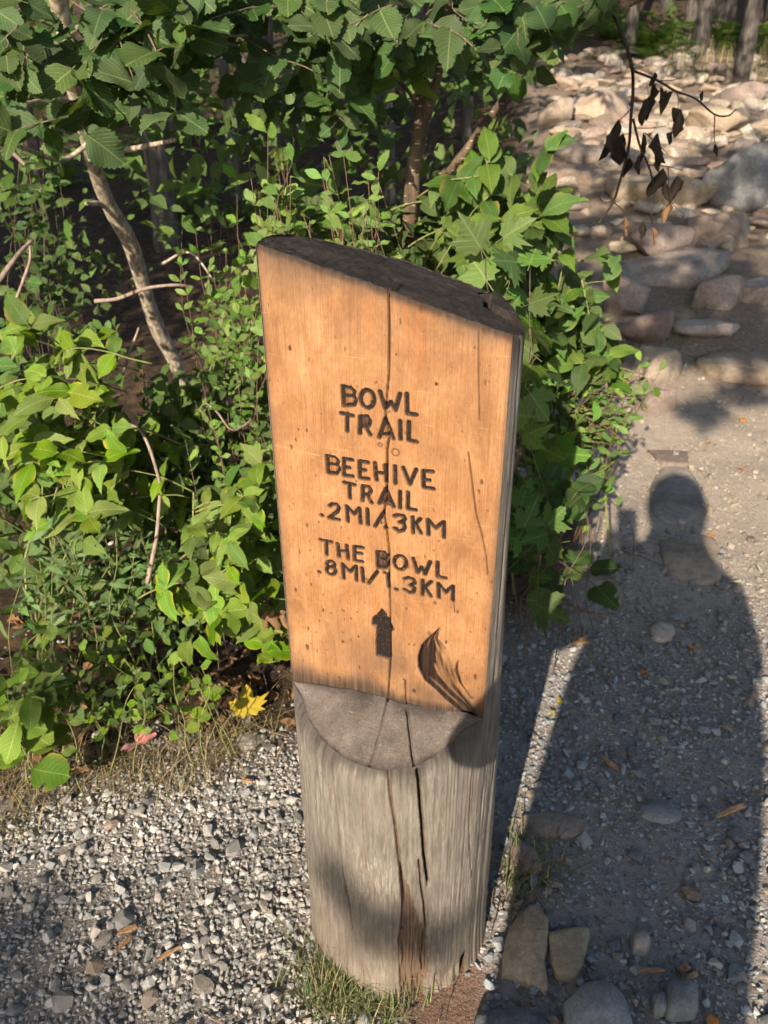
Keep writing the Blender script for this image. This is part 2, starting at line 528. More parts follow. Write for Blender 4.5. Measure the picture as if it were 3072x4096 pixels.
def mat_log():
    """weathered silver-grey log surface"""
    n = NT('weathered_log')
    P = n.coord('Object')
    st = n.attr('arc')                       # angle round the log
    s = n.sep(P)
    cx = n.n('CombineXYZ')
    n.l(n.math('MULTIPLY', st, 0.165), cx.inputs[0])
    n.l(n.math('MULTIPLY', s[2], 0.10), cx.inputs[2])
    g1 = n.noise(cx.outputs[0], 520, 4, 0.65)
    g2 = n.noise(cx.outputs[0], 120, 4, 0.6)
    flk = n.noise(n.coord('Object', (1, 1, 0.09)), 330, 5, 0.75)
    patch = n.ramp(n.noise(n.coord('Object', (1, 1, 0.5)), 11, 3), [(0.42, 0.15), (0.62, 0.85)])
    blot = n.noise(P, 7, 5, 0.65)
    col = n.ramp(g2, [(0.28, (0.092, 0.080, 0.068)), (0.5, (0.160, 0.144, 0.125)), (0.72, (0.235, 0.215, 0.190))])
    col = n.mix(n.math('MULTIPLY', patch, n.ramp(flk, [(0.50, 0.0), (0.60, 0.8)])), col, (0.36, 0.330, 0.280))
    col = n.mix(n.ramp(g1, [(0.52, 0.0), (0.66, 0.55)]), col, (0.10, 0.070, 0.048))
    col = n.mix(n.ramp(blot, [(0.45, 0.0), (0.7, 0.6)]), col, n.mix(0.5, col, (0.15, 0.125, 0.100)))
    col = n.mix(n.ramp(n.noise(P, 13, 4), [(0.62, 0.0), (0.78, 0.35)]), col, (0.135, 0.125, 0.065))
    low = n.ramp(s[2], [(0.0, 1.0), (0.30, 0.0)])
    col = n.mix(n.math('MULTIPLY', low, 0.35), col, (0.22, 0.165, 0.110))
    col = n.mix(n.math('MULTIPLY', n.attr('stain_shade'), 0.85), col, n.ramp(g1, [(0.3, (0.065, 0.033, 0.020)), (0.7, (0.19, 0.105, 0.062))]))
    col = n.mix(n.math('MULTIPLY', n.attr('cap'), n.ramp(blot, [(0.3, 1.0), (0.7, 0.7)])), col, n.ramp(g2, [(0.3, (0.030, 0.026, 0.024)), (0.7, (0.075, 0.064, 0.057))]))
    h = n.math('ADD', n.math('MULTIPLY', g1, -0.7), n.math('ADD', n.math('MULTIPLY', flk, 0.5), n.math('MULTIPLY', g2, 0.4)))
    n.pbr(col, 0.82, n.bump(h, 0.55, 0.0022), 0.2)
    return n.m

def mat_endgrain(name, dark, mid, lite):
    n = NT(name)
    P = n.coord('Object', loc=(0.0, 0.015, 0))
    s = n.sep(P)
    rad = n.math('SQRT', n.math('ADD', n.math('MULTIPLY', s[0], s[0]), n.math('MULTIPLY', s[1], s[1])))
    wob = n.noise(P, 14, 3)
    ring = n.math('SINE', n.math('MULTIPLY', n.math('ADD', rad, n.math('MULTIPLY', wob, 0.012)), 2400.0))
    n1 = n.noise(P, 22, 5, 0.65)
    n2 = n.noise(P, 300, 4, 0.75)
    col = n.ramp(n1, [(0.3, dark), (0.5, mid), (0.72, lite)])
    col = n.mix(0.22, col, n.ramp(ring, [(0.0, 0.35), (1.0, 0.65)]), 'OVERLAY')
    col = n.mix(0.6, col, n.ramp(n2, [(0.3, 0.2), (0.7, 0.8)]), 'OVERLAY')
    col = n.mix(n.ramp(n.noise(n.coord('Object', (1, 5, 1), (0, 0, 0.5)), 60, 3, 0.6), [(0.66, 0.0), (0.74, 0.5)]), col, (0.34, 0.31, 0.28))
    cp_ = n.attr('cap')
    col = n.mix(n.math('MULTIPLY', cp_, n.ramp(n1, [(0.3, 0.9), (0.7, 0.5)])), col, (0.022, 0.018, 0.017))
    h = n.math('ADD', n.math('MULTIPLY', ring, 0.05), n2)
    n.pbr(col, 0.8, n.bump(h, 0.8, 0.0018), 0.25)
    return n.m

M_ground = mat_ground()
M_gravel = mat_gravel()
M_rock_tan = mat_rock('tan_granite', (0.25, 0.200, 0.155), (0.37, 0.305, 0.240), (0.48, 0.41, 0.335))
M_rock_pink = mat_rock('pink_granite', (0.175, 0.130, 0.104), (0.27, 0.205, 0.165), (0.37, 0.295, 0.240))
M_rock_grey = mat_rock('grey_schist', (0.13, 0.14, 0.15), (0.21, 0.215, 0.22), (0.33, 0.325, 0.32))
M_stone_warm = mat_rock('gravel_stone', (0.24, 0.225, 0.205), (0.345, 0.32, 0.29), (0.45, 0.42, 0.375), 4.0)
M_flag = mat_rock('tan_flagstone', (0.27, 0.205, 0.125), (0.36, 0.28, 0.18), (0.44, 0.35, 0.24), 2.0)
M_alder = mat_leaf('alder_leaf', (0.036, 0.074, 0.026), (0.066, 0.112, 0.038), 0.50, 9, 0.4, 0.16, 0.52)
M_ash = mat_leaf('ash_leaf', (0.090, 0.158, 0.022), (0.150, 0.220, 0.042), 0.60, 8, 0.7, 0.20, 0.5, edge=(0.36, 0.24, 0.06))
M_ashd = mat_leaf('shaded_ash_leaf', (0.056, 0.108, 0.026), (0.100, 0.158, 0.042), 0.38, 8, 0.6, 0.18, 0.5, edge=(0.30, 0.20, 0.06))  # darker copy of the ash leaf, shade put into its colour
M_spirea = mat_leaf('spirea_leaf', (0.105, 0.190, 0.045), (0.175, 0.260, 0.080), 0.50, 7, 0.3, 0.2, 0.55)
M_maple = mat_leaf('maple_leaf', (0.062, 0.120, 0.028), (0.105, 0.165, 0.046), 0.35, 6, 0.5, 0.18, 0.5, edge=(0.30, 0.20, 0.06))
M_rod = mat_leaf('goldenrod_leaf', (0.085, 0.150, 0.055), (0.145, 0.210, 0.095), 0.30, 4, 0.2, 0.22, 0.5)
M_fern = mat_leaf('fern_leaf', (0.060, 0.115, 0.020), (0.105, 0.165, 0.035), 0.1, 5, 0.0, 0.3, 0.6)
M_canopy = mat_leaf('tree_leaf', (0.055, 0.105, 0.025), (0.100, 0.160, 0.045), 0.2, 6, 0.0, 0.25, 0.55, attr=True)
M_under = mat_leaf('undergrowth_leaf', (0.055, 0.098, 0.028), (0.105, 0.155, 0.050), 0.4, 7, 0.3, 0.15, 0.55, attr=True)
M_dead = mat_plain('dead_leaf', (0.10, 0.055, 0.026), (0.27, 0.155, 0.075), 60, 0.8)
M_deaddark = mat_plain('withered_leaf', (0.010, 0.008, 0.006), (0.040, 0.029, 0.018), 70, 0.8)  # withered brown darkened further, shade put into the colour
M_yellow = mat_leaf('yellow_leaf', (0.38, 0.30, 0.055), (0.46, 0.38, 0.11), 0.3, 5, 0.6, 0.2, 0.55, hue=0.005, val=0.1)
M_pink = mat_leaf('pink_leaf', (0.50, 0.22, 0.21), (0.58, 0.31, 0.29), 0.3, 5, 0.0, 0.15, 0.55, hue=0.005, val=0.1)
M_orange = mat_plain('orange_leaf', (0.36, 0.13, 0.03), (0.55, 0.24, 0.06), 60, 0.7)
M_bark_dark = mat_bark('cherry_bark', (0.048, 0.034, 0.024), (0.110, 0.076, 0.050), (0.205, 0.145, 0.090), (0.46, 0.39, 0.29))
M_bark_pale = mat_bark('alder_bark', (0.13, 0.10, 0.075), (0.38, 0.32, 0.24), (0.64, 0.58, 0.48), None, 2.2)
M_bark_wood = mat_bark('forest_bark', (0.040, 0.033, 0.029), (0.085, 0.074, 0.066), (0.165, 0.148, 0.132), None, 0.6)
M_twig = mat_plain('twig', (0.085, 0.058, 0.042), (0.22, 0.155, 0.115), 90, 0.75, (1, 1, 0.3))
M_twig_pale = mat_plain('pale_twig', (0.17, 0.125, 0.10), (0.36, 0.285, 0.235), 90, 0.8, (1, 1, 0.3))
M_twig_dark = mat_plain('dark_twig', (0.020, 0.014, 0.011), (0.060, 0.042, 0.032), 90, 0.7, (1, 1, 0.3))
M_stem = mat_plain('green_stem', (0.13, 0.15, 0.05), (0.26, 0.25, 0.10), 50, 0.6)
M_redstem = mat_plain('red_stem', (0.10, 0.060, 0.038), (0.20, 0.125, 0.075), 50, 0.6)
M_chip = mat_plain('wood_chip', (0.22, 0.115, 0.055), (0.42, 0.26, 0.14), 60, 0.85, (1, 6, 1))
M_face = mat_face()
M_log = mat_log()
M_top = mat_endgrain('charred_end_grain', (0.014, 0.011, 0.010), (0.030, 0.024, 0.021), (0.062, 0.050, 0.044))
M_ledge = mat_endgrain('grey_end_grain', (0.070, 0.057, 0.050), (0.118, 0.098, 0.086), (0.175, 0.150, 0.132))
M_grass = NT('dry_grass')
_c = M_grass.attr('tint', 'Color')
_b = M_grass.pbr(_c, 0.6, None, 0.25)
_t = M_grass.n('BsdfTranslucent'); M_grass.l(_c, _t.inputs[0])
_x = M_grass.n('MixShader'); _x.inputs[0].default_value = 0.25
M_grass.l(_b.outputs[0], _x.inputs[1]); M_grass.l(_t.outputs[0], _x.inputs[2]); M_grass.l(_x.outputs[0], M_grass.out.inputs[0])
M_grass = M_grass.m

# ------------------------------------------------------------------ ground
def grow(a, b, step, n, far, k=1.16):
    xs = list(np.arange(a, b, step))
    lo, hi, d = [a], [xs[-1]], step
    while lo[-1] > -far:
        d *= k
        lo.append(lo[-1] - d)
    d = step
    while hi[-1] < far:
        d *= k
        hi.append(hi[-1] + d)
    return np.array(lo[:0:-1] + xs + hi[1:])

gx = grow(-1.7, 2.6, 0.022, 0, 70)
gy = grow(0.35, 5.0, 0.022, 0, 90)
X, Y = np.meshgrid(gx, gy)
Z = gz(X, Y)

def litter_mask(x, y):
    n = vnoise(x * 3, y * 3, 4) * 0.14 + vnoise(x * 11, y * 11, 14) * 0.05
    edge_left = sstep(1.22, 1.46, y - 0.238 * x + n)                 # verge behind the gravel
    trail = np.maximum(sstep(0.0, 0.22, x - (0.22 + 0.135 * y) + n), sstep(0.08, 0.22, x + n) * (1 - sstep(1.55, 1.85, y - 0.2 * x)))   # the trail to the right stays bare
    lit = edge_left * (1 - trail)
    far = sstep(12, 16, y + n * 3)
    rightside = sstep(0.0, 0.5, x - (2.9 + 0.42 * y) + n)
    return np.maximum(np.maximum(lit, far), rightside)

Z = Z + 0.004 * fbm(X * 30, Y * 30, 8, 3) * (Y < 6)
me = new_mesh('ground', np.stack([X, Y, Z], -1).reshape(-1, 3), grid_faces(len(gy), len(gx)), M_ground, True, attr={'litter': litter_mask(X, Y).ravel()})
link('ground', me, kind='structure')

# ------------------------------------------------------------------ the trail post
PX, PY, PTH = 0.0234, 0.9066, 0.34254          # axis and turn of the post
LR = 0.1687                                    # log radius
VF = -0.0773                                   # planed face, measured from the axis
UL, UR = -0.1495, 0.1500
BK = {"L":[["B",2,[[[-49.1,1060.4],[-48.2,1036.5]],[[-48.4,1048.8],[-35.2,1049.3]],[[-49.1,1060.4],[-38.7,1059.3],[-34.4,1055.2],[-35.9,1050.2],[-32.8,1045.2],[-34.6,1038.9],[-48.2,1036.5]]]],["O",0,[[[-8.9,1048.0],[-9.4,1044.6],[-10.7,1041.5],[-12.6,1039.0],[-15.1,1037.4],[-17.8,1036.9],[-20.4,1037.4],[-22.8,1039.0],[-24.7,1041.5],[-25.9,1044.6],[-26.2,1048.1],[-25.7,1051.5],[-24.4,1054.6],[-22.5,1057.1],[-20.0,1058.6],[-17.4,1059.1],[-14.7,1058.6],[-12.4,1057.0],[-10.5,1054.5],[-9.3,1051.5],[-8.9,1048.0]]]],["W",0,[[[-1.4,1058.9],[4.7,1038.7],[12.1,1047.5],[17.7,1038.6],[23.3,1058.8]]]],["L",0,[[[31.6,1059.8],[32.4,1035.8],[43.5,1035.5]]]],["T",0,[[[-52.1,1025.8],[-37.3,1024.5]],[[-44.5,1023.6],[-45.1,1003.4]]]],["R",1,[[[-28.4,1002.6],[-27.3,1024.5],[-18.5,1025.6],[-14.6,1020.3],[-16.4,1014.2],[-27.0,1011.7]],[[-20.0,1011.4],[-14.8,1002.6]]]],["A",2,[[[-3.1,1000.6],[5.2,1025.6],[14.9,1001.8]],[[-0.2,1005.7],[12.6,1005.6]]]],["I",0,[[[23.4,1025.0],[24.1,1001.9]]]],["L",0,[[[34.7,1025.3],[34.4,1002.1],[44.6,1001.1]]]],["B",3,[[[-73.5,965.8],[-73.3,942.4]],[[-73.0,954.4],[-60.3,954.8]],[[-73.5,965.8],[-63.6,965.4],[-58.8,960.8],[-60.8,955.5],[-57.5,949.9],[-61.8,942.9],[-73.3,942.4]]]],["E",0,[[[-39.6,965.1],[-50.7,965.4],[-51.5,941.9],[-39.7,942.5]],[[-51.1,953.7],[-43.7,953.9]]]],["E",0,[[[-18.5,964.7],[-29.3,965.0],[-29.9,941.7],[-18.2,942.2]],[[-29.6,953.4],[-22.3,953.6]]]],["H",0,[[[-8.9,965.3],[-7.3,942.4]],[[4.2,964.1],[5.9,942.0]],[[-7.8,953.0],[4.8,953.1]]]],["I",0,[[[17.2,964.8],[17.8,941.4]]]],["V",0,[[[27.8,964.6],[36.7,943.1],[44.6,964.7]]]],["E",0,[[[65.3,964.8],[53.8,964.2],[54.3,942.2],[67.0,941.7]],[[54.1,952.7],[61.6,952.6]]]],["T",0,[[[-51.8,931.6],[-37.5,930.7]],[[-44.4,930.2],[-44.4,910.7]]]],["R",0,[[[-26.9,909.7],[-25.8,931.2],[-17.8,930.6],[-14.9,925.9],[-18.0,920.3],[-25.5,918.4]],[[-20.5,918.6],[-14.5,909.1]]]],["A",1,[[[-4.0,909.6],[5.2,931.8],[15.5,908.4]],[[-0.9,914.0],[12.4,913.7]]]],["I",0,[[[23.8,931.0],[23.9,907.9]]]],["L",0,[[[34.5,931.4],[34.1,908.4],[44.9,908.3]]]],[".",0,[[[-85.7,878.1],[-85.2,877.8]]]],["2",0,[[[-73.6,893.8],[-69.6,897.5],[-63.6,898.2],[-60.4,893.6],[-62.3,887.6],[-75.1,875.9],[-60.8,875.5]]]],["M",0,[[[-48.0,875.3],[-49.2,898.0],[-39.3,887.6],[-31.5,897.7],[-30.1,875.8]]]],["I",0,[[[-20.3,898.3],[-20.0,875.6]]]],["/",0,[[[2.0,897.5],[-10.0,874.7]]]],[".",0,[[[4.7,875.6],[5.2,875.6]]]],["3",0,[[[16.7,894.7],[21.5,897.5],[28.2,897.4],[30.7,893.3],[28.3,888.9],[23.4,886.7],[28.9,885.7],[30.7,880.7],[28.3,875.6],[22.2,873.1],[16.7,876.8]]]],["K",0,[[[40.8,897.7],[41.7,874.7]],[[51.0,896.9],[42.2,884.8]],[[45.2,887.3],[52.6,876.1]]]],["M",0,[[[62.2,875.9],[61.1,897.4],[71.4,886.9],[81.7,897.9],[82.4,875.7]]]],["T",0,[[[-89.4,839.6],[-73.4,839.1]],[[-80.7,839.1],[-81.1,817.5]]]],["H",0,[[[-64.2,838.0],[-63.0,818.2]],[[-51.1,837.7],[-49.8,816.6]],[[-63.3,828.2],[-50.1,828.0]]]],["E",0,[[[-27.8,838.8],[-40.0,838.5],[-40.0,816.4],[-28.9,816.5]],[[-39.0,828.8],[-29.9,829.2]]]],["B",1,[[[-7.3,836.5],[-6.9,812.4]],[[-7.1,824.6],[5.3,825.7]],[[-7.3,836.5],[2.2,837.7],[6.2,832.9],[4.4,826.2],[8.2,819.9],[3.3,813.2],[-6.9,812.4]]]],["O",0,[[[32.9,826.7],[32.5,823.3],[31.4,820.3],[29.6,817.8],[27.3,816.1],[24.7,815.3],[22.1,815.7],[19.8,817.0],[17.9,819.3],[16.8,822.2],[16.3,825.5],[16.7,828.8],[17.9,831.9],[19.8,834.4],[22.1,836.0],[24.6,836.7],[27.1,836.4],[29.5,835.0],[31.3,832.8],[32.5,829.9],[32.9,826.7]]]],["W",0,[[[42.2,836.7],[48.7,815.6],[54.2,825.2],[58.7,814.9],[65.6,835.9]]]],["L",0,[[[75.3,837.2],[75.9,815.0],[86.9,815.3]]]],[".",0,[[[-94.1,786.7],[-93.6,786.5]]]],["8",0,[[[-70.3,803.2],[-70.6,801.6],[-71.5,800.2],[-72.8,799.0],[-74.4,798.1],[-76.2,797.7],[-77.9,797.8],[-79.5,798.4],[-80.7,799.5],[-81.4,800.8],[-81.6,802.3],[-81.3,803.9],[-80.4,805.4],[-79.1,806.6],[-77.5,807.4],[-75.7,807.8],[-74.0,807.7],[-72.5,807.1],[-71.2,806.1],[-70.5,804.7],[-70.3,803.2]],[[-69.2,793.0],[-69.6,791.0],[-70.6,789.0],[-72.1,787.5],[-74.0,786.4],[-76.0,785.9],[-78.0,786.0],[-79.8,786.8],[-81.2,788.2],[-82.0,790.0],[-82.3,792.0],[-81.9,794.0],[-80.8,795.9],[-79.3,797.5],[-77.5,798.6],[-75.4,799.1],[-73.5,798.9],[-71.7,798.1],[-70.3,796.8],[-69.5,795.0],[-69.2,793.0]]]],["M",0,[[[-56.9,783.6],[-58.1,806.9],[-47.8,796.6],[-38.3,807.4],[-38.2,784.6]]]],["I",0,[[[-29.8,806.2],[-28.2,784.6]]]],["/",0,[[[-7.7,805.1],[-20.3,784.1]]]],["1",0,[[[2.7,805.8],[7.1,803.9],[9.0,783.9]]]],[".",0,[[[19.1,782.6],[19.6,782.4]]]],["3",0,[[[30.7,801.7],[36.4,805.1],[43.3,803.7],[45.3,798.4],[39.0,793.4],[44.7,790.3],[43.6,783.5],[37.2,781.4],[30.8,785.1]]]],["K",0,[[[55.8,805.0],[56.2,782.0]],[[67.6,805.4],[57.3,792.4]],[[59.1,795.0],[67.5,782.4]]]],["M",0,[[[78.7,782.7],[77.4,804.7],[87.6,792.7],[97.0,804.7],[97.8,782.7]]]]],"arrow":[[-1.7,746.7],[-7.8,736.3],[-15.9,728.2],[-16.8,713.9],[-10.7,713.0],[-11.3,660.3],[10.7,658.8],[11.0,708.2],[16.8,714.3],[10.8,729.2],[2.9,743.5]],"gouge":[[82.2,735.8],[67.5,715.1],[56.7,698.9],[51.5,678.5],[52.9,659.4],[62.5,636.7],[78.8,624.3],[92.9,611.1],[123.4,588.2],[139.6,581.5],[142.7,585.5],[135.8,609.6],[123.9,626.1],[114.3,640.3],[105.8,657.5],[101.7,678.4],[92.1,700.1],[78.5,715.2]],"streak":[[109.1,683.1],[107.5,669.0],[114.1,645.9],[130.7,622.4]],"fcr":[[1.3,9,[[9.5,1180.0],[10.2,1139.0],[9.7,1080.9],[5.2,1037.4],[5.1,1024.7],[9.8,1002.7],[7.2,985.9],[7.0,952.0],[5.9,916.8],[2.4,898.1],[6.7,869.4],[9.3,843.3],[9.2,804.1],[10.5,763.8],[10.8,721.6],[11.1,668.6],[8.7,621.7],[7.0,587.7]]],[1.2,8,[[33.1,628.7],[34.1,595.8],[37.5,567.6]]],[0.6,3,[[111.9,1147.0],[115.3,1091.7],[119.1,1038.9]]],[0.8,3,[[108.3,996.8],[115.8,952.1],[122.3,915.6],[129.9,892.3],[138.3,857.8],[141.4,832.3]]],[0.6,3,[[99.4,782.1],[101.1,764.4]]]],"lcr":[[1.5,9,[[6.2,-75.0],[7.7,-109.5],[7.3,-146.2],[3.9,-166.3]]],[2.2,12,[[37.9,-81.5],[50.8,-106.9],[61.7,-128.9],[79.0,-157.5]]],[1.2,6,[[-45.5,-123.5],[-49.8,-149.1],[-51.7,-166.2]]],[0.7,3,[[-25.1,-131.7],[-25.9,-150.2]]]],"ccr":[[3.2,22,[[0.4772,528.2],[0.4994,476.8],[0.523,422.8],[0.5494,354.3],[0.5995,280.0]]],[2.6,10,[[0.2174,528.8],[0.2486,478.8],[0.2811,426.2],[0.3152,359.4],[0.339,300.5],[0.3577,238.5],[0.3433,159.9]]],[1.6,8,[[-0.3307,518.4],[-0.2978,467.8],[-0.2773,388.2],[-0.2388,286.9],[-0.1878,217.7],[-0.1535,141.9]]],[2.0,10,[[0.5016,344.7],[0.5265,284.0],[0.5619,232.1],[0.5901,164.7],[0.5627,75.8],[0.5747,15.9]]],[0.8,4,[[0.9935,490.7],[1.0172,379.1],[1.0981,246.8],[1.2179,45.9]]],[0.6,3,[[-0.0148,488.3],[0.0047,358.8],[0.0409,240.5]]],[0.7,3,[[-0.5416,227.2],[-0.4833,66.4]]],[1.0,5,[[1.2798,463.0],[1.3339,329.5],[1.4794,104.0]]],[1.3,6,[[0.7536,-1.5],[0.7946,-57.6]]],[1.6,8,[[0.3189,159.9],[0.3339,46.9],[0.3681,-44.9]]]],"spall":[[0.327,336.2],[0.4212,275.2],[0.4727,223.4],[0.5507,180.6],[0.6102,149.7],[0.6433,69.7],[0.5995,-8.8],[0.5811,-86.4],[0.3904,-77.1],[0.3339,46.9],[0.3264,159.9],[0.3598,173.3]],"peg":[17.8,983.7],"peg2":[-1.7,991.0]}
post = empty('trail_post', (PX, PY, 0), 'tall cedar log post with planed orange face carved with trail distances', 'sign post', None, -PTH)

def seg_dist(U, W, poly):
    """distance of every grid point to a polyline (same units)"""
    d = np.full(U.shape, 1e9)
    for (a, b), (c, e) in zip(poly[:-1], poly[1:]):
        dx, dy = c - a, e - b
        L = dx * dx + dy * dy + 1e-9
        t = np.clip(((U - a) * dx + (W - b) * dy) / L, 0, 1)
        d = np.minimum(d, np.hypot(U - a - t * dx, W - b - t * dy))
    return d

def inside(U, W, poly):
    r = np.zeros(U.shape, bool)
    n = len(poly)
    for i in range(n):
        x1, y1 = poly[i]
        x2, y2 = poly[(i + 1) % n]
        if y1 == y2: continue
        c = ((y1 > W) != (y2 > W)) & (U < (x2 - x1) * (W - y1) / (y2 - y1) + x1)
        r ^= c
    return r

def top_z(u, v):
    return 1.220 - 0.273 * (u - UL) - 0.11 * (v - VF) + 0.0012 * fbm(u * 60, v * 60, 3) + 0.0018 * fbm(u * 22, v * 22, 6)

def low_z(u):
    return 0.584 + 0.010 * np.exp(-((u - 0.13) / 0.05) ** 2) - 0.012 * np.exp(-((u + 0.15) / 0.05) ** 2) + 0.003 * vnoise(u * 40, u * 0, 2)

LK = (0.584 - 0.525) / (0.1687 - 0.0773)
def ledge_z(u, v):
    s = np.clip((VF - v) / (LR + VF), 0, 1)
    return low_z(u) - LK * (VF - v) - 0.004 * np.sin(s * np.pi) + 0.0015 * fbm(u * 40, v * 40, 5)

SLIVER = [[78, 150], [86, 92], [99, 28], [121, 13], [150, -18], [190, -40], [230, 60], [150, 240]]
def sliver(u, v):          # outer piece split off at the back right stands a little proud
    d = seg_dist(u * 1000, v * 1000, SLIVER[:6])
    return np.where(inside(u * 1000, v * 1000, SLIVER), 0.007 * np.clip(d / 4, 0, 1), 0.0), d
NU, NZ = 286, 620
us = np.linspace(UL, UR, NU)
zt = top_z(us, np.full(NU, VF))
zl = low_z(us)
T = np.linspace(0, 1, NZ)[:, None]
Uf = np.repeat(us[None, :], NZ, 0)
Zf = zl[None, :] * (1 - T) + zt[None, :] * T
Um, Zm = Uf * 1000, Zf * 1000
dep = 0.0006 * fbm(Um * 0.02, Zm * 0.008, 1) + 0.00025 * vnoise(Um * 0.8, Zm * 0.03, 7)
edge = np.minimum(Uf - UL, UR - Uf)
rag = 0.0015 * (1 + vnoise(Zm * 0.03, Um * 0, 12)) + 0.0010
dep += 0.0012 * np.clip(1 - edge / (0.003 + rag), 0, 1) ** 2
dtop = (zt[None, :] - Zf)
dep += 0.0018 * np.clip(1 - dtop / 0.004, 0, 1) ** 2 * (1 + 0.5 * vnoise(Um * 0.3, Zm * 0, 3))
paint = np.zeros(Uf.shape); brown = np.zeros(Uf.shape); stain_shade = np.zeros(Uf.shape)
lid = np.full(Uf.shape, -1)
jit = 0.35 * vnoise(Um * 0.9, Zm * 0.9, 21)
for k, (ch, fill, polys) in enumerate(BK['L']):
    d = np.full(Uf.shape, 1e9)
    a = np.array(sum(polys, []))
    box = (Um > a[:, 0].min() - 8) & (Um < a[:, 0].max() + 8) & (Zm > a[:, 1].min() - 8) & (Zm < a[:, 1].max() + 8)
    ub, zb = Um[box], Zm[box]
    dd = np.full(ub.shape, 1e9)
    for q in polys:
        dd = np.minimum(dd, seg_dist(ub, zb, q))
    hw = 2.75 if ch != '.' else 3.0
    dd = dd + jit[box]
    g = np.clip((hw + 0.55 - dd) / 1.1, 0, 1)
    cut = g * (0.0036 + 0.0004 * vnoise(ub * 0.5, zb * 0.5, k))
    pa = g.copy()
    bw = np.zeros_like(g)
    if fill:
        if ch == 'A':
            ins = inside(ub, zb, [polys[0][0], polys[0][1], polys[0][2]])
        else:
            q = polys[-1] if ch == 'B' else polys[0][1:]
            ins = inside(ub, zb, q)
        ins = ins & (g < 0.6)
        cut = np.where(ins, 0.0024 + 0.0005 * vnoise(ub * 0.7, zb * 0.15, 4), cut)
        lev = {1: 1.0, 2: 0.25, 3: 0.05}[fill]
        pa = np.where(ins, lev, pa)
        bw = np.where(ins, {1: 0.3, 2: 0.65, 3: 0.95}[fill], bw)
        g = np.where(ins, 1.0, g)
    dep[box] = np.maximum(dep[box], cut)
    paint[box] = np.maximum(paint[box], pa)
    brown[box] = np.maximum(brown[box], bw)
    cur = lid[box]
    cur[g > 0.5] = k
    lid[box] = cur
ar = inside(Um + 1.5 * jit, Zm + 1.5 * jit, BK['arrow'])
dep = np.where(ar, np.maximum(dep, 0.0052 + 0.0004 * vnoise(Um * 0.6, Zm * 0.1, 5)), dep)
paint = np.maximum(paint, ar * 1.0)
lid[ar] = 1000
sk = seg_dist(Um, Zm, BK['L'][40][2][0] if False else [[-27.5, 806.0], [-26.5, 792.0]])
paint = np.maximum(paint, np.clip((1.7 + 2 * jit - sk) / 0.8, 0, 1) * 0.9)
# charred gouge beside the arrow
gi = inside(Um, Zm, BK['gouge'])
gd = seg_dist(Um, Zm, BK['gouge'] + [BK['gouge'][0]])
dl = seg_dist(Um, Zm, BK['gouge'][:10])
dr = seg_dist(Um, Zm, BK['gouge'][9:] + [BK['gouge'][0]])
cc_ = dl / (dl + dr + 1e-6)                                   # 0 at the sharp left lip, 1 at the feathered side
along = vnoise(cc_ * 8 + 0.02 * Zm, Zm * 0.035, 31) + 0.5 * vnoise(cc_ * 22, Zm * 0.05, 33)
gs = np.where(gi, np.clip(1.55 - 1.25 * cc_ + 0.75 * along, 0, 1), np.clip(0.45 - gd / 3.5 + 0.5 * along, 0, 1))
stain_shade = np.maximum(stain_shade, gs)
dep += np.where(gi, 0.0055 * np.clip(dl / 3, 0, 1) * (1 - cc_) ** 0.7 * (1 + 0.3 * along), 0)
sd_ = seg_dist(Um, Zm, BK['streak'])
stain_shade = np.maximum(stain_shade, np.clip((3.2 + 2 * along - sd_) / 2.5, 0, 1))
dep += 0.002 * np.clip((2.6 - sd_) / 2.6, 0, 1)
# small dents, nicks and pest marks
for k in range(58):
    a, b = random.uniform(-140, 140), random.uniform(600, 1130)
    w = random.choice([0.8, 1.0, 1.4, 2.0]) * (1 if b > 780 else 1.2)
    m = (abs(Um - a) < 8) & (abs(Zm - b) < 14)
    if not m.any(): continue
    rr = np.hypot((Um[m] - a), (Zm[m] - b) * random.uniform(0.35, 0.9)) + 1.2 * jit[m]
    g = np.clip((w + 0.4 - rr) / 0.8, 0, 1)
    stain_shade[m] = np.maximum(stain_shade[m], g * random.uniform(0.5, 0.95))
    dep[m] += g * 0.0012
for pg, r0 in ((BK['peg'], 4.6), (BK['peg2'], 2.2)):
    rr = np.hypot(Um - pg[0], Zm - pg[1])
    dep += 0.0018 * np.clip(1.2 - np.abs(rr - r0), 0, 1)
    stain_shade = np.maximum(stain_shade, 0.8 * np.clip(1.3 - np.abs(rr - r0), 0, 1))
for w, dmm, poly in BK['fcr']:
    d = seg_dist(Um, Zm, poly) + 0.25 * jit
    w = w * (0.75 + 0.5 * (0.5 + 0.5 * vnoise(Zm * 0.02, Um * 0, 8)))
    dep += dmm / 1000 * np.clip(1 - d / (w + 0.35), 0, 1)
    stain_shade = np.maximum(stain_shade, 0.85 * np.clip(1.25 - d / (w + 0.3), 0, 1))  # recess shade painted along the cracks, besides the real cut
stain_shade = np.maximum(stain_shade, 0.75 * np.clip(1.3 - dtop / (0.007 + 0.003 * vnoise(Um * 0.15, Zm * 0, 4)), 0, 1))
stain_shade = np.maximum(stain_shade, 0.8 * np.clip(1.2 - (Zf - zl[None, :]) / (0.005 + 0.004 * vnoise(Um * 0.06, Zm * 0, 14)), 0, 1) * (Um < 60))
stain_shade = np.maximum(stain_shade, 0.55 * np.clip(1.1 - (Zf - zl[None, :]) / (0.028 + 0.022 * fbm(Um * 0.03, Zm * 0.02, 24)), 0, 1) * (0.75 + 0.5 * vnoise(Um * 0.5, Zm * 0.03, 8)))
weather = np.clip(1.0 - dtop / (0.045 + 0.022 * vnoise(Um * 0.02, Zm * 0, 3) + 0.020 * np.clip(-Uf / 0.15, -0.4, 1)), 0, 1) ** 1.25
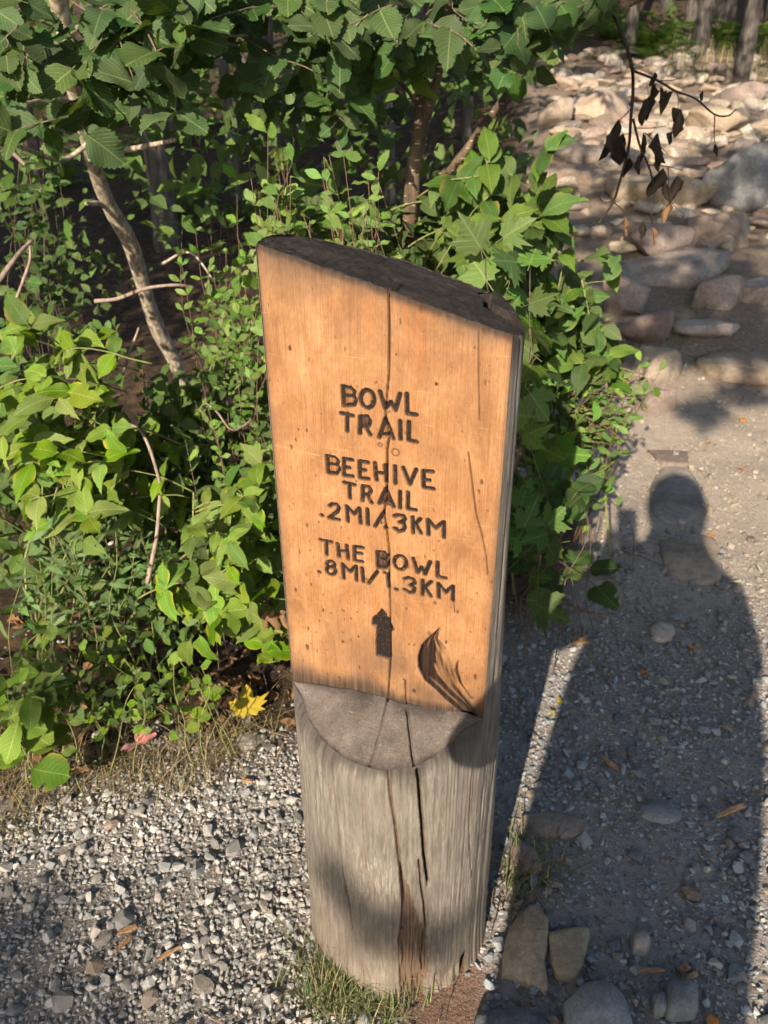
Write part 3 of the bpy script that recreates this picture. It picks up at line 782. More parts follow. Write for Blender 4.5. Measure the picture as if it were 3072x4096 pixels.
weather = np.maximum(weather, 1.0 * np.clip(1.25 - (Zf - zl[None, :]) / (0.046 + 0.022 * vnoise(Um * 0.03, Zm * 0, 5)), 0, 1) ** 1.3)
weather = np.maximum(weather, 0.50 * np.exp(-((Um + 5) / 95) ** 2 - ((Zm - 655) / 50) ** 2) * (0.5 + 0.5 * fbm(Um * 0.05, Zm * 0.03, 9) + 0.5))
weather = np.maximum(weather, 0.22 * np.clip(1.2 - dtop / 0.16, 0, 1) * (0.8 + 0.6 * fbm(Um * 0.03, Zm * 0.012, 19)))
weather = np.maximum(weather, 0.55 * np.clip(1 - edge / (0.010 + 0.004 * vnoise(Zm * 0.02, Um * 0, 6)), 0, 1))
weather = np.maximum(weather, 0.75 * np.exp(-((Um - 70) / 55) ** 2 - ((Zm - 612) / 26) ** 2))
VV = np.stack([Uf, VF + dep, Zf], -1).reshape(-1, 3)
Q = grid_faces(NZ, NU)
fl = lid.ravel()[Q]
fid = np.where((fl >= 0).sum(1) >= 2, fl.max(1), -1)
AT = dict(paint=paint.ravel(), brown=brown.ravel(), stain_shade=stain_shade.ravel(), weather=weather.ravel())
def sub_mesh(name, sel):
    q = Q[sel]
    ids, inv = np.unique(q, return_inverse=True)
    return new_mesh(name, VV[ids], inv.reshape(-1, 4), M_face, True, attr={k: a[ids] for k, a in AT.items()})
face = link('carved_face', sub_mesh('carved_face', fid < 0), post)
face['label'] = 'flat planed orange wood face'
for k, (ch, fill, polys) in enumerate(BK['L']):
    sel = fid == k
    if not sel.any(): continue
    nm = {'.': 'carved_point', '/': 'carved_slash'}.get(ch, 'carved_digit' if ch.isdigit() else 'carved_letter')
    o = link(nm, sub_mesh(nm, sel), face)
    o['label'] = 'dark routed character ' + {'.': 'point', '/': 'slash'}.get(ch, ch)
o = link('carved_arrow', sub_mesh('carved_arrow', fid == 1000), face)
o['label'] = 'dark routed arrow pointing up'

# log surface: angle a measured from the face normal, positive to the right
aL = math.atan2(UL, -VF)
aR = math.atan2(UR, -VF)
def log_r(a, z):
    r = LR * (1 + 0.006 * np.sin(3 * a + 1) + 0.004 * np.sin(7 * a + 2)) + 0.0015 * fbm(a * 9, z * 3, 4) + 0.0007 * vnoise(a * 60, z * 2.2, 9)
    r = r + 0.004 * np.exp(-z / 0.06)
    return r
def fix_corner(a, z, r):
    """meet the face edge exactly at both corners above the ledge"""
    tgt = np.where(np.abs(a - aL) < np.abs(a - aR), math.hypot(UL, VF), math.hypot(UR, VF))
    d = np.minimum(np.abs(np.angle(np.exp(1j * (a - aL)))), np.abs(np.angle(np.exp(1j * (a - aR)))))
    w = np.clip(1 - d / 0.10, 0, 1)
    return r * (1 - w) + (tgt + 0.0005) * w
def cracks_log(a, zmm):
    c = np.zeros(a.shape); s = np.zeros(a.shape)
    for w, dmm, poly in BK['ccr']:
        pl = [[p[0] * 1000 * LR, p[1]] for p in poly]
        d = seg_dist(a * 1000 * LR, zmm, pl) + 0.5 * vnoise(a * 90, zmm * 0.12, 5)
        c += dmm / 1000 * np.clip(1 - d / (w + 0.3), 0, 1) ** 0.8
        s = np.maximum(s, 0.8 * np.clip(1.2 - d / (w + 0.5), 0, 1))  # crack shade put into the colour as well as cut
    sp = [[p[0] * 1000 * LR, p[1]] for p in BK['spall']]
    U2 = a * 1000 * LR + 3.0 * vnoise(a * 50, zmm * 0.02, 3)
    i = inside(U2, zmm + 6 * vnoise(a * 120, zmm * 0.0, 6), sp)
    dd = seg_dist(U2, zmm, sp + [sp[0]])
    c += np.where(i, 0.011 * np.clip(dd / 2.5, 0, 1) + 0.004 * vnoise(a * 110, zmm * 0.02, 2) * np.clip(dd / 5, 0, 1), 0)
    s = np.maximum(s, np.where(i, 0.75, 0))
    return np.minimum(c, 0.035), s
# lower front of the log, below the ledge
NA, NH = 260, 300
aa = np.linspace(aL, aR, NA)
zz_top = ledge_z(np.sin(aa) * LR, -np.cos(aa) * LR)
t = np.linspace(0, 1, NH)[:, None]
Aa = np.repeat(aa[None, :], NH, 0)
Zz = -0.12 * (1 - t) + zz_top[None, :] * t
cr, ss = cracks_log(Aa, Zz * 1000)
rr = fix_corner(Aa, Zz, log_r(Aa, Zz)) - cr
rr -= 0.011 * np.clip(1 - (zz_top[None, :] - Zz) / 0.032, 0, 1) ** 2.2 * np.clip(np.minimum(Aa - aL, aR - Aa) / 0.15, 0, 1)
rot = 0.016 * np.clip(1 - Zz / 0.045, 0, 1) * np.clip((Aa - 0.25) / 0.3, 0, 1) * (0.6 + 0.4 * vnoise(Aa * 22, Zz * 20, 2))
rr -= np.maximum(rot, 0)
VL = np.stack([rr * np.sin(Aa), -rr * np.cos(Aa), Zz], -1).reshape(-1, 3)
o = link('log_base', new_mesh('log_base', VL, grid_faces(NH, NA), M_log, True, attr={'arc': Aa.ravel(), 'stain_shade': ss.ravel(), 'cap': np.clip(1.15 - (zz_top[None, :] - Zz) / (0.034 + 0.020 * vnoise(Aa * 5, Zz * 0, 3) + 0.012 * vnoise(Aa * 40, Zz * 0, 7)), 0, 1).ravel()}), post)
o['label'] = 'weathered grey cracked log base'
# sides and back, full height
NB, NH2 = 240, 260
ab = np.linspace(aR, aL + 2 * math.pi, NB)
AN = 2.62                                            # the split at the back right
t = np.linspace(0, 1, NH2)[:, None] ** 0.9
Ab = np.repeat(ab[None, :], NH2, 0)
r0 = fix_corner(Ab, 0.5, log_r(Ab, Ab * 0 + 0.5))
ztop = top_z(r0 * np.sin(Ab), -r0 * np.cos(Ab)) + sliver(r0 * np.sin(Ab), -r0 * np.cos(Ab))[0]
Zb = -0.12 * (1 - t) + ztop * t
rb = fix_corner(Ab, Zb, log_r(Ab, Zb))
grv = 0.003 * np.clip(vnoise(Ab * 26, Zb * 0.9, 15) - 0.25, 0, 1) * np.clip((Ab - aR) / 0.15, 0, 1)
rb -= grv
for a0, w, dp in ((AN, 0.040, 0.055), (aR + 0.12, 0.007, 0.005), (aR + 0.30, 0.010, 0.007), (3.6, 0.02, 0.02)):
    ac = a0 + 0.02 * vnoise(Zb * 5, Zb * 0, 3 + a0)
    rb -= dp * np.clip(1.15 - np.abs(Ab - ac) / w, 0, 1) * (sstep(0.2, 0.5, Zb) if dp > 0.03 else 1)
rb -= 0.003 * np.clip(1 - (ztop - Zb) / 0.006, 0, 1) ** 2
ub = rb * np.sin(Ab)
vb = -rb * np.cos(Ab)
cth, sth = math.cos(PTH), math.sin(PTH)
sm = 0.1687 - 0.030 * sstep(0.15, 1.0, Zb)                 # the log narrows upwards on its far right flank
sv = ub * cth + vb * sth
lim = np.where(sv > sm - 0.02, sm - 0.02 + 0.02 * np.tanh((sv - sm + 0.02) / 0.02), sv)
ub = ub - (sv - lim) * cth
vb = vb - (sv - lim) * sth
VB = np.stack([ub, vb, Zb], -1).reshape(-1, 3)
o = link('log_back', new_mesh('log_back', VB, grid_faces(NH2, NB), M_log, True, attr={'arc': Ab.ravel(), 'stain_shade': np.zeros(Ab.size), 'cap': np.clip(1.1 - (ztop - Zb) / 0.05, 0, 1).ravel()}), post)
o['label'] = 'rounded grey weathered side of the log'
# sloping ledge between the face and the log
NS = 70
s = np.linspace(0, 1, NS)[:, None]
ue = np.linspace(UL, UR, NA)
ua, va = np.sin(aa) * (rr[-1] + cr[-1]), -np.cos(aa) * (rr[-1] + cr[-1])
Us = ue[None, :] * (1 - s) + ua[None, :] * s
Vs = VF * (1 - s) + va[None, :] * s
wgt = np.clip(np.abs(va - VF) / 0.01, 0, 1)[None, :]
Zs = low_z(ue)[None, :] * (1 - s) + zz_top[None, :] * s - 0.005 * np.sin(s * np.pi) * wgt - 0.002 * s ** 5 * wgt * 0 + 0.001 * fbm(Us * 60, Vs * 60, 5) * wgt
for w, dmm, poly in BK['lcr']:
    d = seg_dist(Us * 1000, Vs * 1000, poly) + 0.3 * vnoise(Us * 300, Vs * 300, 6)
    Zs -= dmm / 1000 * np.clip(1 - d / (w + 0.5), 0, 1) * wgt
for k in range(14):                                  # fine drying checks
    u0, v0 = random.uniform(-0.12, 0.12), random.uniform(-0.15, -0.09)
    th = math.atan2(u0 * 0.6, -v0 * 1.0)
    L = random.uniform(8, 30)
    pl = [[u0 * 1000, v0 * 1000], [u0 * 1000 + L * math.sin(th), v0 * 1000 - L * math.cos(th)]]
    d = seg_dist(Us * 1000, Vs * 1000, pl)
    Zs -= 0.0012 * np.clip(1 - d / 0.8, 0, 1) * wgt
VS = np.stack([Us, Vs, Zs], -1).reshape(-1, 3)
o = link('ledge', new_mesh('ledge', VS, grid_faces(NS, NA)[:, ::-1], M_ledge, True, attr={'cap': np.clip(np.maximum(1.1 - s * LR / (0.016 + 0.010 * vnoise(Us * 30, Us * 0, 4)) * 0.55, 1.1 - (1 - s) * (0.11 - 0.0 * s) / (0.014 + 0.009 * vnoise(Us * 25, Us * 0, 14))), 0, 1).ravel()}), post)
o['label'] = 'sloping grey end-grain ledge with cracks'
# top cut
NS = 130
s = np.linspace(0, 1, NS)[:, None]
NW = 240
ue = np.linspace(UL, UR, NW)
abk = np.linspace(aL + 2 * math.pi, aR, NW)          # left corner round the back to the right corner
ua = np.interp(abk[::-1], ab, ub[-1])[::-1]
va = np.interp(abk[::-1], ab, vb[-1])[::-1]
Us = ue[None, :] * (1 - s) + ua[None, :] * s
Vs = (VF + 0.003) * (1 - s) + va[None, :] * s
Zs = top_z(Us, Vs) - 0.002 * (1 - np.clip(s / 0.03, 0, 1)) - 0.003 * (1 - np.clip((1 - s) / 0.04, 0, 1)) + 0.0016 * fbm(Us * 90, Vs * 90, 3) + 0.0012 * vnoise(Us * 260, Vs * 60, 9)
sl, d = sliver(Us, Vs)
Zs += sl
d = d + 0.8 * vnoise(Us * 150, Vs * 150, 4)
Zs -= 0.045 * np.clip(1.8 - d / 3.0, 0, 1)
for pl, w, dp in (([[8, -80], [9, -40], [2, 10]], 1.6, 0.008), ([[-60, -40], [-20, 10], [30, 60]], 1.0, 0.003), ([[60, -30], [90, 20]], 1.0, 0.003), ([[-110, -20], [-70, 40]], 0.9, 0.003)):
    d = seg_dist(Us * 1000, Vs * 1000, pl) + 0.5 * vnoise(Us * 200, Vs * 200, 8)
    Zs -= dp * np.clip(1.2 - d / w, 0, 1)
VT = np.stack([Us, Vs, Zs], -1).reshape(-1, 3)
o = link('top_cut', new_mesh('top_cut', VT, grid_faces(NS, NW), M_top, True), post)
o['label'] = 'dark blackened slanted end-grain top'

# ------------------------------------------------------------------ gravel
def stone_proto(seed, n=15, flat=0.6, long=1.3):
    r = np.random.default_rng(seed)
    p = r.normal(size=(n, 3))
    p /= np.linalg.norm(p, axis=1)[:, None]
    p *= r.uniform(0.78, 1.0, (n, 1))
    p *= np.array([long, 1.0, flat])
    bm = bmesh.new()
    for q in p: bm.verts.new(q)
    res = bmesh.ops.convex_hull(bm, input=bm.verts)
    bmesh.ops.delete(bm, geom=[g for g in res['geom_interior'] if isinstance(g, bmesh.types.BMVert)], context='VERTS')
    bmesh.ops.triangulate(bm, faces=bm.faces)
    bm.verts.index_update()
    V = np.array([v.co[:] for v in bm.verts])
    F = np.array([[v.index for v in f.verts] for f in bm.faces])
    bm.free()
    V /= np.abs(V[:, 0]).max()
    return V, F
PROTO = [stone_proto(100 + i, random.choice([13, 15, 17]), random.uniform(0.45, 0.85), random.uniform(1.05, 1.7)) for i in range(36)]

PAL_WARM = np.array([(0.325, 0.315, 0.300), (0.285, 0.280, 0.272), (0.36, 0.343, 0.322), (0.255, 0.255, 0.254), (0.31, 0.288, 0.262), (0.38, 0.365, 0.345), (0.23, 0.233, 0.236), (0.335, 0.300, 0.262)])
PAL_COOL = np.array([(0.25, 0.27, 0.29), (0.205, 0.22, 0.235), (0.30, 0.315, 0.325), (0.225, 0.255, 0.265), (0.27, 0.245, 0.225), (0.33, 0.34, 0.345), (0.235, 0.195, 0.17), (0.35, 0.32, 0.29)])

def rot_mats(n, tilt):
    a = rng.uniform(0, 2 * np.pi, n)
    b = rng.normal(0, tilt, n)
    c = rng.normal(0, tilt, n)
    ca, sa, cb, sb, cc, sc = np.cos(a), np.sin(a), np.cos(b), np.sin(b), np.cos(c), np.sin(c)
    Z = np.zeros(n); O = np.ones(n)
    Rz = np.stack([ca, -sa, Z, sa, ca, Z, Z, Z, O], -1).reshape(n, 3, 3)
    Rx = np.stack([O, Z, Z, Z, cb, -sb, Z, sb, cb], -1).reshape(n, 3, 3)
    Ry = np.stack([cc, Z, sc, Z, O, Z, -sc, Z, cc], -1).reshape(n, 3, 3)
    return Rz @ Rx @ Ry

def in_post(x, y, m=0.0):
    return np.hypot(x - PX, y - PY) < LR + m

def in_view(x, y, z=0.0, m=0.06):
    v = np.stack([x - CAM.x, y - CAM.y, np.zeros_like(x) + z - CAM.z], -1)
    d = v @ np.array(_F[:])
    px = (v @ np.array(_R[:])) / d * FPX / 1536
    py = (v @ np.array(_U[:])) / d * FPX / 2048
    return (d > 0.1) & (np.abs(px) < 1 + m) & (np.abs(py) < 1 + m)

def left_w(x, y):        # 1 on the gravel bed to the left, 0 on the dirt trail to the right
    return 1 - sstep(-0.06, 0.10, x - PX - 0.22 * (y - PY) + 0.03 * vnoise(x * 9, y * 9, 3))

def layer(cell, smin, smax, prob, lift, x0=-1.1, x1=2.6, y0=0.5, y1=4.6):
    gx_ = np.arange(x0, x1, cell); gy_ = np.arange(y0, y1, cell)
    X_, Y_ = np.meshgrid(gx_, gy_)
    X_ = X_.ravel() + rng.uniform(-0.5, 0.5, X_.size) * cell
    Y_ = Y_.ravel() + rng.uniform(-0.5, 0.5, Y_.size) * cell
    ok = in_view(X_, Y_) & ~in_post(X_, Y_, -0.004)
    X_, Y_ = X_[ok], Y_[ok]
    lw = left_w(X_, Y_)
    lm = litter_mask(X_, Y_)
    pr = prob(X_, Y_, lw) * (1 - 0.96 * lm) * sstep(0.05, 0.12, np.hypot(X_ - 0.09, Y_ - 0.745))
    ok = rng.uniform(size=len(X_)) < pr
    X_, Y_, lw = X_[ok], Y_[ok], lw[ok]
    S = smin * (smax / smin) ** (rng.uniform(size=len(X_)) ** 1.4) * 0.5
    return X_, Y_, S, lw, lift
BARE = lambda x, y: sstep(0.05, 0.35, fbm(x * 4.2 + 3, y * 4.2, 41))       # patches of bare soil
def p_small(x, y, lw): return (0.92 * lw + (1 - lw) * (0.60 - 0.33 * BARE(x, y))) * (1 - 0.8 * sstep(1.5, 2.4, y)) * (1 - sstep(2.4, 4.2, y))
def p_mid(x, y, lw): return (0.80 * lw * (1 - 0.6 * BARE(x - 0.2, y + 1.5) * sstep(0.2, -0.5, x)) + (1 - lw) * (0.46 - 0.30 * BARE(x, y))) * (1 - 0.8 * sstep(1.5, 2.4, y))
def p_big(x, y, lw): return (0.30 * lw + (1 - lw) * 0.30 * (1 - 0.6 * BARE(x, y))) * (1 - 0.7 * sstep(1.6, 4.2, y))
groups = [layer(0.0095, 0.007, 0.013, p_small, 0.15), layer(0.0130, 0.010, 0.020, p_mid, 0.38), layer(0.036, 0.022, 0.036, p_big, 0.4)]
Vs_, Fs_, Cs_, off = [], [], [], 0
n_st = 0
for X_, Y_, S, lw, lift in groups:
    Z_ = gz(X_, Y_)
    n = len(X_)
    n_st += n
    Rm = rot_mats(n, 0.45)
    typ = rng.integers(0, len(PROTO), n)
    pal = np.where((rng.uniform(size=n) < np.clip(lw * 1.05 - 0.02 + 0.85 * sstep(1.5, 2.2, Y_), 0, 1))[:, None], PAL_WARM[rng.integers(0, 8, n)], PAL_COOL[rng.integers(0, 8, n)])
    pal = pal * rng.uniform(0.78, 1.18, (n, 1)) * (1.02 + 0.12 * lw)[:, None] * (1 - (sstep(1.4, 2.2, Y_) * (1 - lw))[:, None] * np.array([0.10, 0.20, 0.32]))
    for t_ in range(len(PROTO)):
        i = np.nonzero(typ == t_)[0]
        if not len(i): continue
        V, F = PROTO[t_]
        W = np.einsum('nij,vj->nvi', Rm[i], V) * S[i][:, None, None]
        W += np.stack([X_[i], Y_[i], Z_[i] + S[i] * lift * rng.uniform(0.5, 1.3, len(i))], -1)[:, None, :]
        Vs_.append(W.reshape(-1, 3))
        Fs_.append((F[None] + (np.arange(len(i)) * len(V))[:, None, None] + off).reshape(-1, 3))
        Cs_.append(np.repeat(pal[i], len(V), 0))
        off += len(i) * len(V)
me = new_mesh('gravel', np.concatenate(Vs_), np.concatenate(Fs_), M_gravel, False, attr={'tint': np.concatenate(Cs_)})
o = link('gravel', me, None, 'crushed grey gravel spread over the ground around the post', 'gravel', None, 'stuff')

# ------------------------------------------------------------------ single stones
def rock_mesh(name, seed, sx, sy, sz, mat, sub=3, rough=0.16, flat=0.0, boxy=0.35):
    bm = bmesh.new()
    bmesh.ops.create_icosphere(bm, subdivisions=sub, radius=1.0)
    V = np.array([v.co[:] for v in bm.verts])
    F = np.array([[v.index for v in f.verts] for f in bm.faces])
    bm.free()
    P = np.sign(V) * np.abs(V) ** (1 - boxy)
    r = np.random.default_rng(seed)
    o = r.uniform(0, 50, 3)
    # planar cuts make the facets of a broken or worn stone
    for k in range(16):
        d = r.normal(size=3); d /= np.linalg.norm(d)
        c = r.uniform(0.55, 0.88)
        h = P @ d
        P = P - np.clip(h - c, 0, None)[:, None] * d[None] * 0.97
    n = fbm(V[:, 0] * 1.7 + o[0] + V[:, 2], V[:, 1] * 1.7 + o[1] - V[:, 2] * 1.3, seed % 17, 4)
    P = P * (1 + rough * n)[:, None]
    if flat:
        P[:, 2] = np.minimum(P[:, 2], flat + 0.05 * n)
    P = P * np.array([sx, sy, sz])
    return new_mesh(name, P, F, mat, True)

STONE_PROTO = {}
def pebble(kind, seed):
    k = (kind, seed)
    if k not in STONE_PROTO:
        m = {'grey': M_rock_grey, 'tan': M_rock_tan, 'pink': M_rock_pink, 'warm': M_stone_warm}[kind]
        V, F = stone_proto(500 + seed * 7, 26, 0.62, 1.25)
        STONE_PROTO[k] = new_mesh('stone', V, F, m, False)
    return STONE_PROTO[k]
def put_stone(p, size, kind, label, group=None, cat='stone', name='stone', sink=0.25):
    o = link(name, pebble(kind, random.randrange(10)), None, label, cat, group)
    o.scale = (size, size * random.uniform(0.8, 1.1), size * random.uniform(0.7, 1.1))
    o.rotation_euler = (random.gauss(0, 0.15), random.gauss(0, 0.15), random.uniform(0, 6.28))
    o.location = (p[0], p[1], gzf(p[0], p[1]) + size * sink)
    return o
for k in range(26):
    while True:
        x, y = random.uniform(-0.75, -0.05), random.uniform(0.55, 1.32)
        if in_view(np.array([x]), np.array([y]))[0] and not in_post(x, y, 0.02) and float(litter_mask(x, y)) < 0.3 and float(left_w(x, y)) > 0.6: break
    put_stone((x, y), random.uniform(0.011, 0.016), random.choice(['warm', 'warm', 'warm', 'grey']), 'larger angular stone lying loose on the sunlit pale gravel', 'larger loose stones on the pale gravel')
for k in range(60):
    while True:
        x, y = random.uniform(0.2, 1.4), random.uniform(0.6, 2.3)
        if in_view(np.array([x]), np.array([y]))[0] and not in_post(x, y, 0.02) and float(litter_mask(x, y)) < 0.3 and float(left_w(x, y)) < 0.3: break
    put_stone((x, y), random.uniform(0.012, 0.024), random.choice(['grey', 'grey', 'grey', 'pink']), 'blue-grey stone set in the shaded trail dirt', 'stones set in the shaded trail dirt')

def slab(name, px, thick, mat, label, cat='rock', top=0.02, seed=1, dome=0.006, group=None):
    """a stone whose outline on the ground is given by what the photograph shows of it"""
    P = [hit(a, b, top * 0.7) for a, b in px]
    c = sum(P, Vector()) / len(P)
    pts = catmull([(p.x - c.x, p.y - c.y, 0) for p in P] + [(P[0].x - c.x, P[0].y - c.y, 0)], 6)[:-1]
    n = len(pts)
    gz0 = gzf(c.x, c.y)
    rings = []
    for s, z in ((1.05, -thick), (1.04, top - 0.016), (1.015, top - 0.006), (0.97, top), (0.9, top + dome * 0.3), (0.7, top + dome * 0.7), (0.45, top + dome), (0.2, top + dome * 1.1)):
        q = pts * s
        jitter = 1 + 0.03 * vnoise(np.arange(n) * 0.7 + seed, np.full(n, s * 9 + seed), seed)
        q = q * jitter[:, None]
        zz = z + 0.006 * fbm((q[:, 0]) * 20 + seed, (q[:, 1]) * 20, seed) * (1 if z > 0 else 0)
        slope = gz(q[:, 0] + c.x, q[:, 1] + c.y) - gz0
        rings.append(np.stack([q[:, 0], q[:, 1], zz + slope], -1))
    V = np.concatenate(rings + [np.array([[0, 0, top + dome * 1.1]])])
    q = []
    for i in range(len(rings) - 1):
        j = np.arange(n)
        q.append(np.stack([i * n + j, i * n + (j + 1) % n, (i + 1) * n + (j + 1) % n, (i + 1) * n + j], -1))
    j = np.arange(n)
    k = (len(rings) - 1) * n
    tri = np.stack([k + j, k + (j + 1) % n, np.full(n, len(V) - 1)], -1)
    o = link(name, new_mesh(name, V, [np.concatenate(q), tri], mat, True), None, label, cat, group)
    o.location = (c.x, c.y, gz0)
    return o
slab('flagstone', [(2010, 3900), (2020, 3760), (2060, 3680), (2120, 3625), (2185, 3660), (2190, 3760), (2180, 3850), (2188, 3960), (2100, 3930), (2040, 3900)], 0.05, M_flag, 'long tan granite flagstone beside the foot of the post', 'flagstone', 0.016, 3)
slab('flagstone', [(2195, 3735), (2280, 3718), (2355, 3720), (2345, 3800), (2310, 3900), (2230, 3895), (2205, 3820)], 0.05, M_flag, 'shorter four-sided tan flagstone next to the long one', 'flagstone', 0.018, 5)
slab('rock', [(2260, 4020), (2330, 3950), (2420, 3935), (2490, 3990), (2520, 4110), (2400, 4180), (2280, 4150)], 0.06, M_rock_grey, 'big blue-grey rock at the bottom edge below the tan flagstones', 'rock', 0.035, 8, 0.02)
slab('rock', [(1900, 4075), (1990, 4040), (2110, 4050), (2190, 4090), (2200, 4180), (1950, 4190)], 0.06, M_rock_grey, 'flat blue-grey rock at the foot of the post corner', 'rock', 0.022, 11, 0.012)
slab('rock', [(2660, 3940), (2700, 3930), (2775, 3935), (2790, 4040), (2730, 4055), (2670, 4045)], 0.05, M_rock_grey, 'blocky grey rock beside pale dry leaf bits', 'rock', 0.032, 12, 0.01)
slab('rock', [(2605, 3985), (2655, 3980), (2665, 4040), (2620, 4045)], 0.04, M_rock_grey, 'small square grey block touching the blocky grey rock', 'rock', 0.026, 14, 0.006)
slab('rock', [(2085, 3265), (2180, 3250), (2300, 3262), (2360, 3300), (2310, 3345), (2180, 3345), (2110, 3330)], 0.05, M_rock_pink, 'flat brownish slab sunk in dirt behind the post base', 'rock', 0.008, 21, 0.004)
slab('rock', [(2030, 3470), (2050, 3380), (2090, 3370), (2150, 3420), (2160, 3480), (2090, 3490)], 0.05, M_rock_pink, 'half sunlit grey-brown stone against the side of the post', 'rock', 0.02, 23, 0.008)
slab('rock', [(2560, 3230), (2640, 3205), (2720, 3235), (2715, 3275), (2640, 3285), (2580, 3265)], 0.05, M_rock_grey, 'pale streaked grey stone in the middle of the shaded trail', 'rock', 0.014, 25, 0.006)
slab('rock', [(2600, 2510), (2640, 2490), (2695, 2510), (2690, 2550), (2640, 2560), (2610, 2545)], 0.04, M_rock_tan, 'pale tan stone inside the photographer shadow', 'rock', 0.014, 27, 0.006)
slab('rock', [(2530, 3740), (2570, 3725), (2600, 3770), (2585, 3800), (2535, 3795)], 0.05, M_rock_tan, 'brown wedge stone on the trail near the lower edge', 'rock', 0.026, 29, 0.01)
slab('rock', [(2640, 2165), (2740, 2140), (2850, 2150), (2885, 2240), (2870, 2320), (2780, 2325), (2690, 2290), (2650, 2230)], 0.08, M_rock_tan, 'pink granite boulder top crossed by the shoulder shadow', 'rock', 0.010, 31, 0.008)
slab('rock', [(2600, 1950), (2640, 1880), (2720, 1870), (2790, 1920), (2800, 2040), (2720, 2090), (2620, 2060)], 0.08, M_rock_tan, 'pale sunken rock under the head shadow on the trail', 'rock', 0.008, 33, 0.006)
# loose stones on the left gravel that stand out
for (a, b), s, kd, lb in (((1000, 2975), 0.040, 'tan', 'pale rounded stone at the edge of gravel below yellow leaf'), ((985, 2880), 0.034, 'warm', 'white-grey angular stone just below the yellow leaf'), ((450, 3300), 0.026, 'tan', 'tan wedge stone on the upper gravel'), ((500, 3690), 0.032, 'warm', 'long grey stone touching the split wood chip'), ((420, 3760), 0.030, 'warm', 'striped grey stone leaning by the split wood chip'), ((815, 3945), 0.032, 'tan', 'brownish flat stone on lower gravel'), ((250, 4010), 0.034, 'warm', 'dark grey oval stone in the shaded corner'), ((940, 3400), 0.030, 'warm', 'flat pale grey stone mid gravel near the post'), ((380, 3870), 0.022, 'tan', 'small tan rounded stone on shaded gravel'), ((600, 4000), 0.027, 'tan', 'cream lumpy stone near the bottom of gravel'), ((30, 3230), 0.032, 'warm', 'blue-grey flat stone by the dry grass edge')):
    p = hit(a, b)
    put_stone((p.x, p.y), s * 0.72, kd, lb, None, 'stone', 'stone', 0.2)

# ------------------------------------------------------------------ the rocky trail behind
M_rock_grey_shade = mat_rock('shaded_schist', (0.085, 0.088, 0.09), (0.15, 0.15, 0.15), (0.23, 0.225, 0.22))  # darker copy of the grey rock, the big boulder's shade put into its colour
def boulder(px, py, wpx, hpx, mat, label, seed, flat=0.0, Ysink=0.35, boxy=0.4, depth=1.0, group=None, sub=3):
    p = hit(px, py + hpx * 0.35)
    d = (p - CAM).dot(_F)
    sx = wpx / FPX * d * 0.5
    sz = hpx / FPX * d * 0.5
    o = link('rock', rock_mesh('rock', seed, sx, sx * 0.75 * depth, max(sz * 1.1, sx * 0.28), mat, 4, 0.13, flat, boxy), None, label, 'rock', group)
    o.location = (p.x, p.y + sx * 0.3, p.z + sz * (1 - Ysink) * 0.6)
    o.rotation_euler = (random.gauss(0, 0.06), random.gauss(0, 0.06), random.uniform(-0.5, 0.5))
    return o
for a in (
    (3010, 720, 380, 330, M_rock_grey_shade, 'large rounded grey boulder at the edge of the rocky trail', 41, 0, .2, .4),
    (2670, 760, 430, 210, M_rock_tan, 'wide step slab with sunlit pale top and dark front', 42, .6, .3, .55),
    (2900, 920, 300, 200, M_rock_pink, 'rounded pinkish boulder below the large grey boulder', 43, 0, .3, .35),
    (2640, 935, 400, 170, M_rock_pink, 'broad flat step stone under the dead branch tip', 44, .55, .35, .55),
    (2400, 430, 420, 140, M_rock_tan, 'pale cream bedrock hump in full sun up the trail', 45, 0, .3, .3),
    (2240, 450, 170, 130, M_rock_tan, 'rounded cream boulder beside the pale bedrock hump', 46, 0, .3, .2),
    (2300, 600, 330, 90, M_rock_pink, 'low dark brown slab across the trail', 47, .6, .4, .5),
    (2290, 690, 380, 110, M_rock_pink, 'flat shadow-dappled slab left of the step', 48, .6, .4, .5),
    (2860, 480, 260, 110, M_rock_tan, 'tan boulder lit behind the dead leaves', 49, 0, .3, .3),
    (2950, 380, 240, 120, M_rock_pink, 'brown boulder at the foot of the pale trunk', 50, 0, .3, .3),
    (2690, 1060, 480, 130, M_rock_pink, 'long flat pinkish paving slab on the trail', 51, .5, .45, .6),
    (3040, 1150, 260, 150, M_rock_pink, 'flat pink slab cut by the frame edge', 52, .5, .45, .6),
    (2880, 1170, 260, 150, M_rock_pink, 'dark rounded rock between the flat slabs', 53, 0, .45, .3),
    (2520, 1180, 240, 210, M_rock_pink, 'dappled brown rock behind the leaves at trailside', 54, 0, .3, .4),
    (2600, 1310, 250, 150, M_rock_pink, 'dark shaded rock above the pale edge stone', 55, 0, .35, .4),
    (2640, 1440, 240, 200, M_rock_tan, 'pale squarish edge stone with leaf shadows', 56, .7, .35, .5),
    (2640, 1590, 170, 160, M_rock_pink, 'small upright edge stone below the pale one', 57, .7, .4, .5),
    (2960, 1460, 430, 160, M_rock_pink, 'broad worn pink slab flush with the trail', 58, .45, .55, .5),
    (2840, 1310, 300, 100, M_rock_pink, 'low pink stone flecked with leaf shadows', 59, .5, .5, .5),
    (2700, 1800, 260, 130, M_rock_pink, 'buried brownish stone above the head shadow', 60, .3, 1.3, .45),
):
    boulder(*a)
